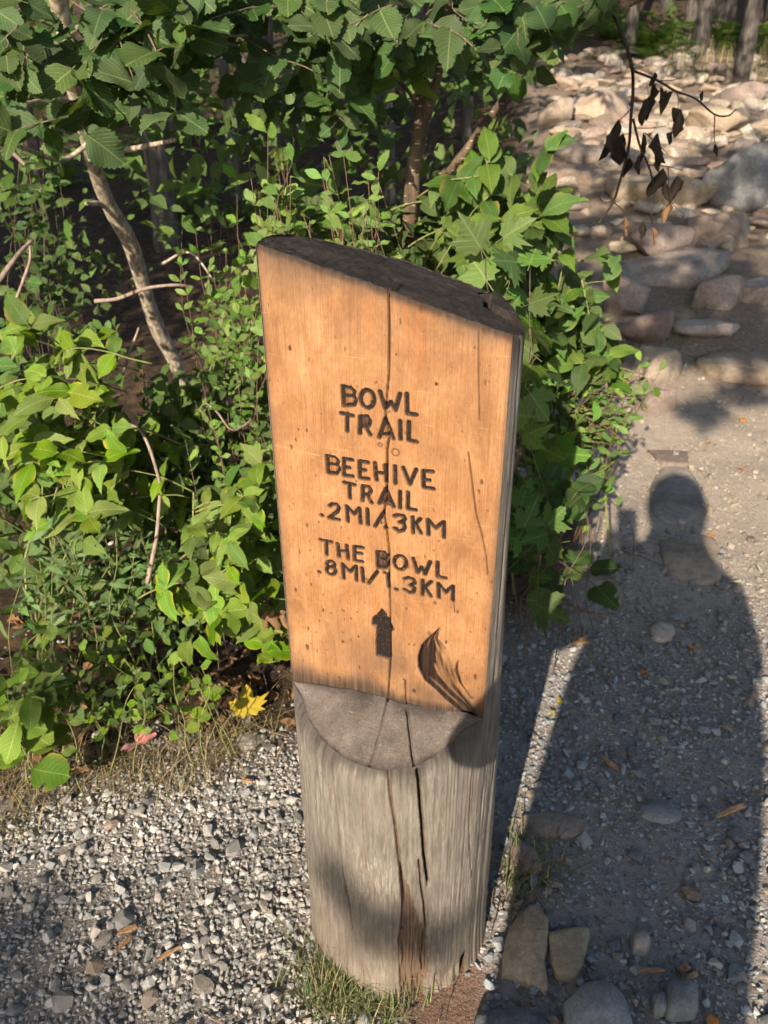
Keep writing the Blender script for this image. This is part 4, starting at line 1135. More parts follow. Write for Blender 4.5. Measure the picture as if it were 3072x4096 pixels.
# cobbles of the stream-like trail bed
cob = 0
tries = 0
placed = []
CTAN = [rock_mesh('cobble', 200 + i, 1, 0.8, 0.6, M_rock_tan, 3, 0.24, 0, 0.3) for i in range(8)]
CPNK = [rock_mesh('cobble', 220 + i, 1, 0.8, 0.6, M_rock_pink, 3, 0.24, 0, 0.3) for i in range(6)]
while cob < 290 and tries < 9000:
    tries += 1
    py = random.uniform(205, 640) if random.random() < 0.8 else random.uniform(560, 1000)
    px = random.uniform(1800 if py < 520 else 2050, 3120)
    if px < 2050 - (py - 250) * 0.3 and py < 330: continue
    p = hit(px, py)
    if p.y > 17: continue
    if p.x < 0.62 + 0.14 * p.y: continue
    s = random.uniform(0.05, 0.13) * (1.0 + 0.05 * p.y)
    if any((p.x - q[0]) ** 2 + (p.y - q[1]) ** 2 < (0.56 * (s + q[2])) ** 2 for q in placed): continue
    placed.append((p.x, p.y, s))
    o = link('cobble', random.choice(CTAN + CTAN[:4] + CPNK), None, 'rounded pale cobble among many in the rocky trail bed', 'cobble', 'cobbles filling the rocky trail bed')
    o.scale = (s * random.uniform(0.9, 1.4), s * random.uniform(0.8, 1.2), s * random.uniform(0.55, 0.95))
    o.rotation_euler = (random.gauss(0, .2), random.gauss(0, .2), random.uniform(0, 6.28))
    o.location = (p.x, p.y, p.z + s * 0.12)
    cob += 1

# ------------------------------------------------------------------ leaves
def leaf_mesh(kind, var, mat):
    r = np.random.default_rng(sum(map(ord, kind)) * 10 + var)
    if kind in ('alder', 'alder_small'):
        N, ncol, teeth, amp, pet = 21, 5, 10, 0.022, 0.16
        w = lambda t: 0.40 * (np.sin(np.pi * np.clip(t, 0, 1) ** 0.82) ** 0.68)
    elif kind == 'ash':
        N, ncol, teeth, amp, pet = 15, 5, 7, 0.004, 0.05
        w = lambda t: 0.30 * (np.sin(np.pi * np.clip(t, 0, 1) ** 0.78) ** 0.9) * (1 - 0.45 * t ** 5)
    elif kind == 'spirea':
        N, ncol, teeth, amp, pet = 15, 3, 7, 0.020, 0.05
        w = lambda t: 0.225 * (np.sin(np.pi * np.clip(t, 0, 1) ** 1.15) ** 0.9)
    elif kind == 'rod':
        N, ncol, teeth, amp, pet = 11, 3, 0, 0, 0.0
        w = lambda t: 0.085 * (np.sin(np.pi * np.clip(t, 0, 1) ** 0.8) ** 0.9)
    elif kind == 'round':
        N, ncol, teeth, amp, pet = 13, 5, 6, 0.006, 0.1
        w = lambda t: 0.36 * (np.sin(np.pi * np.clip(t, 0, 1) ** 0.95) ** 0.7)
    if kind == 'maple':
        half = [(0.0, 0.0), (0.10, -0.06), (0.22, -0.10), (0.30, 0.02), (0.50, 0.04), (0.40, 0.16), (0.60, 0.30), (0.52, 0.36), (0.66, 0.56), (0.44, 0.50), (0.36, 0.55), (0.20, 0.46), (0.26, 0.64), (0.17, 0.70), (0.15, 0.84), (0.08, 0.86), (0.0, 1.06)]
        pts = [(0.0, 0.22)] + half + [(-x, y) for x, y in half[-2:0:-1]]
        P = np.array(pts)
        P[1:] *= 1 + 0.05 * r.normal(size=(len(P) - 1, 1))
        z = -0.25 * (np.abs(P[:, 0]) ** 1.5) - r.uniform(0.0, 0.35) * (P[:, 1] - 0.2) ** 2 + 0.03 * np.sin(P[:, 0] * 9 + var)
        mids = [(0.0, 0.5), (0.30, 0.30), (-0.30, 0.30), (0.0, 0.8)]
        V = np.column_stack([P, z])
        n = len(P)
        F = np.array([[0, i, i + 1] for i in range(1, n - 1)] + [[0, n - 1, 1]])
        uv = np.column_stack([np.clip(0.5 + P[:, 0] * 0.7, 0, 1), np.clip(P[:, 1], 0, 1)])
        V2 = np.array([[-0.012, -0.35, 0.02], [0.012, -0.35, 0.02], [0.01, 0.02, 0.0], [-0.01, 0.02, 0.0]])
        V = np.vstack([V, V2])
        uv = np.vstack([uv, np.full((4, 2), 0.5)])
        return new_mesh('leaf', V, [F, np.array([[n, n + 1, n + 2, n + 3]])], mat, True, uv=uv)
    t = np.linspace(0, 1, N)
    wt = w(t)
    if teeth:
        saw = (t * teeth * 1.0) % 1.0
        alt = np.where(np.arange(N) % 2 == 1, 1.0, -0.6)
        wt = wt + amp * alt * (t > 0.12) * (t < 0.97)
    wt[0] = 0.004; wt[-1] = 0.0
    cols = np.linspace(-1, 1, ncol)
    fold = r.uniform(0.05, 0.42)
    droop = r.uniform(-0.05, 0.50)
    side = r.normal(0, 0.07)
    V, uv = [], []
    wl = wt * (1 + 0.10 * r.normal())
    wr = wt * (1 + 0.10 * r.normal())
    if var % 3 == 2 and kind in ('alder', 'ash', 'round'):          # insect-eaten notch
        c = r.uniform(0.35, 0.85)
        (wl if r.random() < 0.5 else wr)[:] *= 1 - 0.55 * np.exp(-((t - c) / 0.07) ** 2)
    for i in range(N):
        for c in cols:
            ww = wl[i] if c < 0 else wr[i]
            x = c * ww
            shift = 0.06 * abs(c) * (1 if teeth and i % 2 == 1 and abs(c) == 1 else 0)
            y = t[i] + shift * 0.5
            z = fold * abs(x) * (1 - 0.4 * abs(c)) - droop * t[i] ** 2 + 0.045 * math.sin(t[i] * 10 + var * 1.7 + c * 2) * abs(c)
            V.append((x + side * t[i] ** 2, y, z))
            uv.append((0.5 + 0.5 * c * (ww / max(wt.max(), 1e-6)), t[i]))
    F = grid_faces(N, ncol)
    V = np.array(V); uv = np.array(uv)
    Fs = [F]
    if pet:
        k = len(V)
        V = np.vstack([V, [[-0.009, -pet, 0.015], [0.009, -pet, 0.015], [0.009, 0.01, 0.0], [-0.009, 0.01, 0.0]]])
        uv = np.vstack([uv, np.full((4, 2), 0.5)])
        Fs.append(np.array([[k, k + 1, k + 2, k + 3]]))
    return new_mesh('leaf', V, Fs, mat, True, uv=uv)

LEAF = {}
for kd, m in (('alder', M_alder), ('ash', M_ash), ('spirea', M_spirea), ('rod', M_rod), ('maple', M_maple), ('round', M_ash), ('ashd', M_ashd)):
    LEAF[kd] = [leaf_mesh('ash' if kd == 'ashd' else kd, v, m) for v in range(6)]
LEAF['yash'] = LEAF['ash']
LEAF['salder'] = LEAF['alder']

TOSUN = -SUN
def rnd_unit():
    v = Vector((random.gauss(0, 1), random.gauss(0, 1), random.gauss(0, 1)))
    return v.normalized()

def leaf_basis(d, nh):
    d = d.normalized()
    n = (nh - d * nh.dot(d))
    if n.length < 1e-3: n = Vector((0, 0, 1)).cross(d).cross(d)
    n.normalize()
    x = d.cross(n)
    return Matrix((x, d, n)).transposed()

def add_leaf(plant, kind, p, d, nh, size, name='leaf', stem=None):
    o = bpy.data.objects.new(name, random.choice(LEAF[kind]))
    COL.objects.link(o)
    o.parent = stem or plant
    o.matrix_local = Matrix.Translation(p - plant.location) @ leaf_basis(d, nh).to_4x4() @ Matrix.Diagonal((size * random.choice((-1, 1)) * random.uniform(0.9, 1.1), size, size, 1))
    return o

def stem_curve(a, b, sag=0.0, wig=0.02, n=4):
    a, b = Vector(a), Vector(b)
    L = (b - a).length
    pts = []
    for i in range(n + 1):
        t = i / n
        q = a.lerp(b, t)
        q += Vector((random.gauss(0, wig), random.gauss(0, wig), random.gauss(0, wig) * 0.5)) * L * (0 if i in (0, n) else 1)
        q.z += sag * L * 4 * t * (1 - t)
        pts.append(q)
    return catmull(pts, 3)

def nhint(up=0.45, sun=0.75, jit=0.45):
    return (TOSUN * sun + Vector((0, 0, up)) + rnd_unit() * jit).normalized()

def sprig(plant, root, tip, kind, n, size, mode='alt', rad=0.0022, mat=None, start=0.35, jit=0.45, part='stem'):
    C = stem_curve(root, tip, random.uniform(0.0, 0.08), 0.03)
    st_ = tube(part, C, [rad, rad * 0.45], mat or M_stem, plant, 5, origin=plant.location)
    T = np.gradient(C, axis=0)
    for k in range(n):
        t = start + (1 - start) * (k + random.uniform(0, 0.5)) / max(n - 0.5, 1)
        i = min(int(t * (len(C) - 1)), len(C) - 1)
        p = Vector(C[i]); d = Vector(T[i]).normalized()
        if mode == 'alt':
            side = d.cross(Vector((0, 0, 1)))
            if side.length < 0.2: side = Vector((1, 0, 0))
            side.normalize()
            s = 1 if k % 2 else -1
            ld = (d * 0.5 + side * s * 0.8 + Vector((0, -0.25, -0.25)) + rnd_unit() * 0.35)
        else:                                                   # spiral round the stem
            a = k * 2.4
            e1 = d.orthogonal().normalized(); e2 = d.cross(e1)
            ld = d * 0.55 + (e1 * math.cos(a) + e2 * math.sin(a)) * 0.85 + rnd_unit() * 0.2
        add_leaf(plant, kind, p, ld, nhint(jit=jit), size * random.uniform(0.65, 1.15) * (1.0 if t < 0.8 else 0.8), 'leaf', st_)
    add_leaf(plant, kind, Vector(C[-1]), Vector(T[-1]) + rnd_unit() * 0.2, nhint(jit=jit), size * random.uniform(0.7, 1.0), 'leaf', st_)

def compound(plant, root, tip, pairs, size, kind='ash', face=None, mat=None):
    """a pinnate leaf: rachis with paired leaflets and one at the end"""
    C = stem_curve(root, tip, 0.06, 0.015)
    st_ = tube('leaf_stalk', C, [0.0022, 0.0012], mat or M_stem, plant, 5, origin=plant.location)
    T = np.gradient(C, axis=0)
    nh = face or nhint(jit=0.3)
    for k in range(pairs):
        t = 0.42 + 0.5 * k / max(pairs - 1, 1)
        i = int(t * (len(C) - 1))
        p = Vector(C[i]); d = Vector(T[i]).normalized()
        side = d.cross(nh).normalized()
        for s in (-1, 1):
            add_leaf(plant, kind, p, d * 0.55 + side * s + rnd_unit() * 0.15, nh + rnd_unit() * 0.28, size * random.uniform(0.75, 1.05) * (0.8 + 0.25 * t), 'leaflet', st_)
    add_leaf(plant, kind, Vector(C[-1]), Vector(T[-1]) + rnd_unit() * 0.1, nh + rnd_unit() * 0.2, size * random.uniform(1.0, 1.2), 'leaflet', st_)

TRUNKS = (([-100, 100, 300, 450, 600, 800, 1000], [1785, 1752, 1735, 1690, 1662, 1645, 1620], 1.94, 115), ([620, 850, 1150, 1500], [350, 450, 575, 730], 2.6, 120))
def reg(cx, cy, rx, ry, y0, y1):
    for _ in range(60):
        a, b = random.uniform(-1, 1), random.uniform(-1, 1)
        if a * a + b * b > 1: continue
        qx, qy, Y = cx + a * rx, cy + b * ry, random.uniform(y0, y1)
        if any(ys[0] < qy < ys[-1] and abs(qx - np.interp(qy, ys, xs)) < m and Y < Yt for ys, xs, Yt, m in TRUNKS): continue    # both stems stay in sight
        break
    return at(qx, qy, Y)

def plant_at(name, px, py, label, cat='shrub', group=None, Y=None):
    if Y is None:
        p = hit(px, py)
    else:
        p = at(px, py, Y); p.z = gzf(p.x, p.y)
    p.z = gzf(p.x, p.y)
    return empty(name, p, label, cat, group)

def ground_root(pl, r=0.12):
    x, y = pl.location.x + random.gauss(0, r), pl.location.y + random.gauss(0, r)
    return Vector((x, y, gzf(x, y) - 0.01))

# ------------------------------------------------------------------ trees whose stems show
def px_curve(pts, n=5):
    return catmull([at(a, b, Y) for a, b, Y in pts], n)

alder = plant_at('alder_tree', 735, 1535, 'leaning pale-barked alder with broad toothed leaves filling the corner', 'tree', None, 3.35)
C = px_curve([(740, 1560, 3.36), (690, 1430, 3.3), (625, 1300, 3.2), (575, 1150, 3.08), (520, 970, 2.95), (450, 850, 2.85), (395, 720, 2.75), (350, 560, 2.62), (310, 380, 2.45), (262, 150, 2.3), (225, -60, 2.2), (180, -500, 1.9)])
tube('trunk', C, [0.030, 0.034, 0.029, 0.028, 0.025, 0.025, 0.023, 0.018], M_bark_pale, alder, 14, 0.14, 3, alder.location)
for pts, r in (([(455, 850, 2.85), (400, 815, 2.78), (345, 815, 2.7)], 0.014),
               ([(360, 640, 2.66), (450, 610, 2.5), (560, 590, 2.35), (700, 560, 2.2)], 0.011),
               ([(330, 430, 2.5), (230, 400, 2.2), (100, 420, 1.9), (-40, 440, 1.75)], 0.010),
               ([(300, 330, 2.42), (420, 210, 2.1), (520, 110, 1.9), (640, 60, 1.8)], 0.008),
               ([(260, 140, 2.3), (420, 60, 2.0), (640, -30, 1.85)], 0.008),
               ([(360, 570, 2.6), (250, 640, 2.5), (90, 590, 2.2), (-60, 530, 2.1)], 0.009),
               ([(640, 1060, 3.0), (760, 1010, 2.95), (860, 1130, 2.9)], 0.006)):
    tube('branch', px_curve(pts), [r, r * 0.5], M_bark_pale, alder, 7, 0.1, 2, alder.location)
nl = 0
for (cx, cy, rx, ry, y0, y1, n, sz) in ((150, 140, 220, 170, 1.45, 2.0, 9, 0.085), (450, 230, 240, 200, 1.4, 1.9, 11, 0.085), (760, 160, 260, 180, 1.45, 1.9, 12, 0.090), (180, 430, 260, 140, 1.4, 1.8, 7, 0.085), (620, 420, 260, 150, 1.45, 1.8, 8, 0.090), (930, 60, 180, 120, 1.5, 1.9, 6, 0.085)):
    for k in range(n):
        tip = reg(cx, cy, rx, ry, y0, y1)
        root = tip + Vector((random.gauss(0, 0.10), random.uniform(0.08, 0.22), random.uniform(0.02, 0.14)))
        sprig(alder, root, tip, 'alder', 3, sz, 'alt', 0.0024, M_twig, 0.2, 0.55, 'twig')
add_leaf(alder, 'yash', at(722, 185, 1.45), Vector((0.02, -0.05, 1)), Vector((-0.2, -0.9, 0.3)), 0.042)['label'] = 'bright yellow-green young leaf'

alder2 = plant_at('young_alder', 1545, 1950, 'slender dark-barked young tree with pale bark flecks behind the post', 'tree', None, 2.05)
C = px_curve([(1540, 2000, 2.05), (1560, 1500, 2.03), (1590, 1150, 2.01), (1632, 950, 1.99), (1640, 850, 1.97), (1650, 720, 1.96), (1675, 560, 1.95), (1700, 430, 1.94), (1742, 270, 1.92), (1752, 150, 1.91), (1775, 0, 1.90), (1800, -350, 1.85)], 6)
tube('trunk', C, [0.019, 0.019, 0.018, 0.0175, 0.019, 0.018, 0.0205, 0.019, 0.0215, 0.019], M_bark_dark, alder2, 14, 0.12, 5, alder2.location)
C = px_curve([(1760, 720, 2.7), (1850, 620, 2.66), (1935, 500, 2.62), (2020, 390, 2.58), (2110, 260, 2.54), (2200, 170, 2.5), (2330, 90, 2.45), (2480, 30, 2.4), (2640, -40, 2.35)], 5)
tube('branch', C, [0.016, 0.014, 0.012, 0.013, 0.011, 0.010, 0.009], M_bark_dark, alder2, 8, 0.2, 9, alder2.location)
for pts, r in (([(1760, 190, 2.16), (1850, 120, 2.0), (1960, 60, 1.9), (2080, -10, 1.85)], 0.008), ([(1735, 280, 2.17), (1630, 210, 2.0), (1520, 150, 1.9), (1400, 120, 1.85)], 0.007), ([(1690, 450, 2.19), (1600, 330, 2.0), (1480, 320, 1.9)], 0.006), ([(1745, 220, 2.16), (1900, 260, 2.05), (2050, 180, 1.95)], 0.006), ([(1850, 640, 2.66), (1930, 600, 2.6), (2010, 430, 2.5)], 0.006)):
    tube('branch', px_curve(pts), [r, r * 0.5], M_bark_dark, alder2, 7, 0.1, 2, alder2.location)
for (cx, cy, rx, ry, y0, y1, n, sz) in ((1180, 130, 200, 160, 1.55, 2.0, 9, 0.085), (1480, 110, 220, 150, 1.6, 2.05, 9, 0.078), (1930, 110, 230, 130, 1.6, 2.0, 11, 0.078), (1200, 380, 200, 130, 1.55, 1.9, 7, 0.085), (1450, 380, 170, 140, 1.7, 2.1, 5, 0.062), (2250, 70, 170, 100, 1.7, 2.0, 7, 0.080), (2000, 280, 160, 90, 1.75, 2.05, 5, 0.075), (1640, 250, 130, 110, 1.65, 1.85, 4, 0.065), (1330, 560, 140, 70, 1.7, 1.9, 3, 0.060)):
    for k in range(n):
        tip = reg(cx, cy, rx, ry, y0, y1)
        root = tip + Vector((random.gauss(0, 0.10), random.uniform(0.08, 0.22), random.uniform(0.02, 0.12)))
        sprig(alder2, root, tip, 'alder', 3, sz, 'alt', 0.0022, M_twig, 0.2, 0.5, 'twig')
for (a, b, dx, dz, s) in ((1590, 330, -1, -0.1, 0.062), (1625, 310, 1, 0.35, 0.066), (1640, 330, 1, -0.3, 0.070)):
    add_leaf(alder2, 'ash', at(a, b, 1.9), Vector((dx, -0.1, dz)), nhint(0.2, 1.0, 0.15), s)

# ------------------------------------------------------------------ shrubs and herbs
def bush(name, base, label, regs, kind, mode='spiral', cat='shrub', mat=None, group=None, rootr=0.1, start=0.45, jit=0.45, rad=0.0017, lean=False, under=False):
    pl = plant_at(name, base[0], base[1], label, cat, group, base[2])
    for (cx, cy, rx, ry, y0, y1, n, nl, sz) in regs:
        for k in range(n):
            tip = reg(cx, cy, rx, ry, y0, y1)
            root = ground_root(pl, rootr)
            L = (tip - root).length
            if mode == 'comp':
                hd = Vector((random.gauss(0, 0.5), -random.uniform(0.1, 0.7), random.uniform(0.1, 0.6))).normalized()
                ln = sz * random.uniform(2.0, 2.8)
                compound(pl, tip - hd * ln, tip, nl, sz, kind, None, mat)
                if k % 6 == 0 and base[2] > 1.5:
                    tube('stem', stem_curve(root, tip - hd * ln, 0.05, 0.04), [0.004, 0.002], M_stem, pl, 6, origin=pl.location)
            else:
                if under or (mode == 'spiral' and cat == 'shrub' and not lean):
                    gx_, gy_ = tip.x + random.gauss(0, 0.07), tip.y + abs(random.gauss(0.05, 0.08))
                    root = Vector((gx_, gy_, gzf(gx_, gy_) - 0.01))
                    L = (tip - root).length
                st = max(min(start, 0.6), 1 - 0.42 / max(L, 0.3))
                sprig(pl, root, tip, kind, nl, sz, mode, rad, mat, st, jit)
    return pl
bush('spirea_shrub', (1300, 1500, 1.95), 'bright green toothed-leaf spirea just behind the post top', [(1330, 780, 260, 190, 1.42, 1.75, 19, 12, 0.046), (1480, 880, 190, 120, 1.42, 1.65, 13, 12, 0.042), (1120, 900, 120, 120, 1.55, 1.8, 6, 12, 0.048)], 'spirea', 'spiral', mat=M_redstem)
bush('spirea_shrub', (1120, 1400, 2.0), 'upright spirea stems with larger toothed leaves above the post corner', [(1080, 700, 110, 240, 1.6, 1.9, 9, 13, 0.056), (1040, 520, 110, 120, 1.65, 1.9, 4, 12, 0.052)], 'spirea', 'spiral', mat=M_redstem)
bush('spirea_shrub', (800, 1560, 2.3), 'grey-green small-leaved sprigs standing before the dark hollow', [(800, 880, 130, 110, 1.95, 2.2, 8, 13, 0.044), (900, 1180, 120, 130, 1.75, 2.0, 9, 13, 0.046), (960, 1020, 100, 120, 1.8, 2.0, 5, 13, 0.046)], 'spirea', 'spiral', mat=M_redstem)
bush('spirea_shrub', (820, 1750, 1.9), 'dense low spirea between the pale trunk and the post', [(830, 1560, 200, 160, 1.6, 1.9, 14, 12, 0.040), (960, 1380, 120, 130, 1.6, 1.85, 7, 12, 0.044), (700, 1480, 140, 90, 1.75, 2.0, 7, 12, 0.040), (880, 1730, 180, 100, 1.5, 1.75, 8, 12, 0.038)], 'spirea', 'spiral', mat=M_twig)
bush('small_leaf_shrub', (120, 1400, 2.7), 'small-leaved shrub in half shade under the alder boughs', [(90, 760, 160, 190, 2.2, 2.6, 12, 6, 0.050), (200, 560, 160, 100, 2.2, 2.5, 5, 6, 0.050)], 'alder', 'alt', mat=M_twig)
bush('ash_seedling', (150, 2200, 1.75), 'yellow-green ash sapling with broad pointed leaflets at the picture edge', [(160, 1330, 180, 100, 1.40, 1.65, 6, 2, 0.069), (130, 1600, 170, 140, 1.38, 1.6, 8, 2, 0.073), (330, 1560, 150, 130, 1.4, 1.65, 4, 2, 0.055), (120, 1830, 170, 110, 1.3, 1.5, 6, 2, 0.079)], 'ash', 'comp')
bush('ash_seedling', (420, 2250, 1.6), 'sunlit ash sapling leaning over the goldenrod', [(420, 1800, 150, 120, 1.35, 1.6, 8, 2, 0.069), (520, 1950, 140, 100, 1.35, 1.55, 6, 2, 0.065), (200, 2020, 170, 90, 1.3, 1.5, 6, 2, 0.073), (640, 1780, 120, 110, 1.45, 1.65, 3, 2, 0.047)], 'ash', 'comp')
bush('ash_seedling', (1060, 2350, 1.42), 'light green ash sprays pressed against the planed post edge', [(900, 2080, 170, 110, 1.20, 1.42, 8, 2, 0.053), (1060, 1960, 90, 130, 1.25, 1.45, 6, 2, 0.053), (830, 2300, 140, 110, 1.16, 1.36, 8, 2, 0.055), (1080, 2240, 80, 120, 1.22, 1.4, 6, 2, 0.048)], 'ash', 'comp')
low = bush('ash_seedling', (1000, 2520, 1.36), 'low ash spray with brown-spotted leaflets hanging over the verge', [(900, 2430, 110, 60, 1.14, 1.28, 3, 2, 0.070), (1080, 2480, 70, 90, 1.16, 1.3, 4, 1, 0.066), (760, 2380, 110, 70, 1.2, 1.35, 4, 2, 0.064), (1090, 2620, 50, 60, 1.16, 1.25, 3, 1, 0.06)], 'ash', 'comp')
for (a, b, Y, dx, dz, s) in ((760, 2560, 1.17, -0.35, -0.9, 0.078), (800, 2545, 1.16, 0.15, -1, 0.080), (900, 2445, 1.16, 0.15, -0.9, 0.078), (1040, 2480, 1.2, 0.1, -1, 0.072), (1090, 2560, 1.2, -0.1, -1, 0.072), (960, 2330, 1.2, -0.4, 0.2, 0.070)):
    add_leaf(low, 'ash', at(a, b, Y), Vector((dx, -0.15, dz)), nhint(0.3, 1.0, 0.2), s, 'leaflet')
bush('goldenrod', (230, 2420, 1.42), 'goldenrod with narrow drooping leaves at the left verge', [(230, 2150, 70, 110, 1.27, 1.36, 4, 12, 0.075), (170, 2280, 80, 100, 1.25, 1.36, 3, 10, 0.075)], 'rod', 'spiral', 'herb', start=0.3)
bush('goldenrod', (520, 2420, 1.42), 'goldenrod stems with narrow leaves between the ash saplings', [(500, 2150, 70, 120, 1.3, 1.4, 4, 11, 0.070), (430, 2060, 60, 60, 1.32, 1.4, 2, 9, 0.065)], 'rod', 'spiral', 'herb', start=0.3)
bush('round_leaf_plant', (20, 2950, 1.22), 'plant with rounded leaves at the left picture border', [(60, 2720, 90, 90, 1.1, 1.2, 4, 3, 0.085), (50, 2900, 80, 70, 1.08, 1.16, 3, 2, 0.095), (120, 2480, 90, 60, 1.18, 1.28, 3, 3, 0.050)], 'round', 'alt', 'herb')
bush('verge_seedling', (560, 2620, 1.42), 'scattered low seedlings with yellowing leaves in the shaded verge', [(300, 2600, 260, 70, 1.24, 1.40, 9, 3, 0.038), (640, 2680, 220, 70, 1.2, 1.36, 11, 3, 0.034), (400, 2800, 260, 70, 1.14, 1.28, 10, 3, 0.032), (760, 2690, 100, 50, 1.22, 1.32, 4, 3, 0.034)], 'round', 'alt', 'herb', rootr=0.22, under=True)
for k, (pts, r, lb) in enumerate((([(380, 1205, 2.5), (470, 1195, 2.48), (580, 1155, 2.45), (700, 1140, 2.45), (780, 1150, 2.5)], 0.007, 'bare reddish twig reaching across the pale trunk'),
        ([(-40, 1180, 2.0), (20, 1090, 2.0), (80, 1010, 2.05), (130, 960, 2.1)], 0.008, 'pale bare branch end at the frame edge above the ash sapling'),
        ([(60, 1210, 2.1), (90, 1130, 2.1), (120, 1040, 2.12), (118, 960, 2.15)], 0.005, 'thin bare twig standing beside the pale branch end'),
        ([(490, 1500, 1.75), (515, 1420, 1.76), (545, 1340, 1.78), (555, 1310, 1.78)], 0.004, 'crooked red-brown twig upright before the dark hollow'),
        ([(1010, 1680, 1.6), (930, 1720, 1.55), (870, 1650, 1.55), (820, 1610, 1.58)], 0.003, 'tangled dry twig beside the post edge among small leaves'),
        ([(640, 1930, 1.4), (600, 1800, 1.42), (560, 1720, 1.45), (500, 1690, 1.45)], 0.004, 'forked grey dead twig over the middle of the thicket'),
        ([(590, 2330, 1.38), (625, 2150, 1.38), (640, 1980, 1.4)], 0.006, 'stout pale dead stalk rising through the goldenrod'),
        ([(0, 560, 1.9), (80, 640, 1.9), (100, 660, 1.9)], 0.006, 'short pale broken twig under the alder leaves'))):
    c = at(*pts[0])
    P = [at(*p) - c for p in pts]
    o = tube('bare_twig', catmull(P, 6), [r, r * 0.6], M_twig_pale, None, 6, 0.2, k + 3)
    o.location = c
    o['label'] = lb; o['category'] = 'twig'
# right of the post
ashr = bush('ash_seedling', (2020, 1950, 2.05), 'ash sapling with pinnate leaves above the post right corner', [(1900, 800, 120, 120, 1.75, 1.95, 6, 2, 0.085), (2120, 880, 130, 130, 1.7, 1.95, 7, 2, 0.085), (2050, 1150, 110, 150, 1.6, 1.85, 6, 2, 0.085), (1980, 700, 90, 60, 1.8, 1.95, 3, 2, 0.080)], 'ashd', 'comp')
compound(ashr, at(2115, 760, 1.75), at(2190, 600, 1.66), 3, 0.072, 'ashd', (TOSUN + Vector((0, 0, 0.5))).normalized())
mp = bush('maple_seedling', (2050, 2000, 1.9), 'maple seedling with lobed leaves by the upper post edge', [(2010, 1010, 110, 90, 1.55, 1.75, 4, 2, 0.098), (2130, 1010, 90, 70, 1.55, 1.75, 2, 2, 0.095)], 'maple', 'alt', 'seedling', mat=M_twig)
bush('maple_seedling', (2150, 2000, 1.75), 'maple seedling with lobed leaves low along the post side', [(2120, 1500, 80, 90, 1.5, 1.65, 3, 2, 0.092), (2110, 1330, 60, 80, 1.55, 1.7, 2, 2, 0.10), (2130, 2060, 80, 60, 1.35, 1.5, 3, 2, 0.085)], 'maple', 'alt', 'seedling', mat=M_twig)
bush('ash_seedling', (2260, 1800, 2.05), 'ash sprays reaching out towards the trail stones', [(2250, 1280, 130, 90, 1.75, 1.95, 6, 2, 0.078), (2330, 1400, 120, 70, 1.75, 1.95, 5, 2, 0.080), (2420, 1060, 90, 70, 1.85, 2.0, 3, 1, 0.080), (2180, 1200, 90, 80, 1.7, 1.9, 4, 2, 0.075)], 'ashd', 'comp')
bush('spirea_shrub', (2120, 2020, 2.1), 'spirea with dry seed sprays spilling over the trail edge', [(2420, 1560, 160, 120, 1.75, 2.0, 11, 9, 0.042), (2290, 1640, 140, 120, 1.7, 1.95, 10, 9, 0.042), (2570, 1520, 90, 90, 1.8, 2.0, 6, 8, 0.044), (2400, 1680, 110, 70, 1.75, 1.95, 6, 8, 0.042), (2200, 1700, 100, 100, 1.65, 1.9, 6, 8, 0.042)], 'spirea', 'spiral', mat=M_redstem, lean=True)
bush('alder_seedling', (2180, 2180, 1.68), 'shaded alder seedling with broad leaves at the foot of the shrubs', [(2170, 1980, 110, 80, 1.45, 1.62, 4, 3, 0.078), (2270, 2000, 70, 70, 1.45, 1.6, 3, 2, 0.080), (2200, 2110, 110, 50, 1.42, 1.56, 3, 2, 0.080)], 'alder', 'alt', 'seedling', mat=M_twig)
# dry twigs poking out of the right-hand shrub
for k in range(9):
    a = at(random.uniform(2250, 2360), random.uniform(1560, 1800), 1.86)
    b = at(random.uniform(2400, 2560), random.uniform(1500, 1850), 1.78)
    tube('dry_twig', stem_curve(a, b, 0.03, 0.04), [0.0022, 0.001], M_redstem, ashr, 5, origin=ashr.location)

# leafy mass lower down in the thickets: one heap of small leaves
def leaf_heap(name, spots, mat, label=None, cat=None, parent=None, kind='stuff', up=0.5, jit=0.6):
    """spots: (x, y, z, size) rows; each becomes a small folded leaf of 4 quads"""
    S = np.asarray(spots, float)
    n = len(S)
    L = np.array([[0, 0, 0], [-.5, .35, .1], [0, .3, 0], [.5, .35, .1], [-.42, .7, .06], [0, .68, -.04], [.42, .7, .06], [0, 1.05, -.16]]) * np.array([0.62, 1, 1])
    uv0 = np.array([[.5, 0], [0, .35], [.5, .3], [1, .35], [.1, .7], [.5, .68], [.9, .7], [.5, 1]])
    Fq = np.array([[1, 2, 5, 4], [2, 3, 6, 5]]); Ft = np.array([[0, 2, 1], [0, 3, 2], [4, 5, 7], [5, 6, 7]])
    nn = np.array(TOSUN[:]) * 0.7 + np.array([0, 0, up]) + rng.normal(size=(n, 3)) * jit
    nn /= np.linalg.norm(nn, axis=1)[:, None]
    d = rng.normal(size=(n, 3)) + np.array([0, -0.5, -0.3])
    d -= (d * nn).sum(1)[:, None] * nn
    d /= np.linalg.norm(d, axis=1)[:, None]
    x = np.cross(d, nn)
    B = np.stack([x, d, nn], -1)
    V = np.einsum('nij,vj->nvi', B, L) * S[:, 3][:, None, None] + S[:, None, :3]
    off = (np.arange(n) * 8)[:, None, None]
    rd = np.repeat(rng.uniform(size=n), 8)
    me = new_mesh(name, V.reshape(-1, 3), [(Fq[None] + off).reshape(-1, 4), (Ft[None] + off).reshape(-1, 3)], mat, True, uv=np.tile(uv0, (n, 1)), attr={'rnd': rd, 'rim': np.abs(np.tile(uv0[:, 0], n) - .5)})
    return link(name, me, parent, label, cat, None, kind)
sp = []
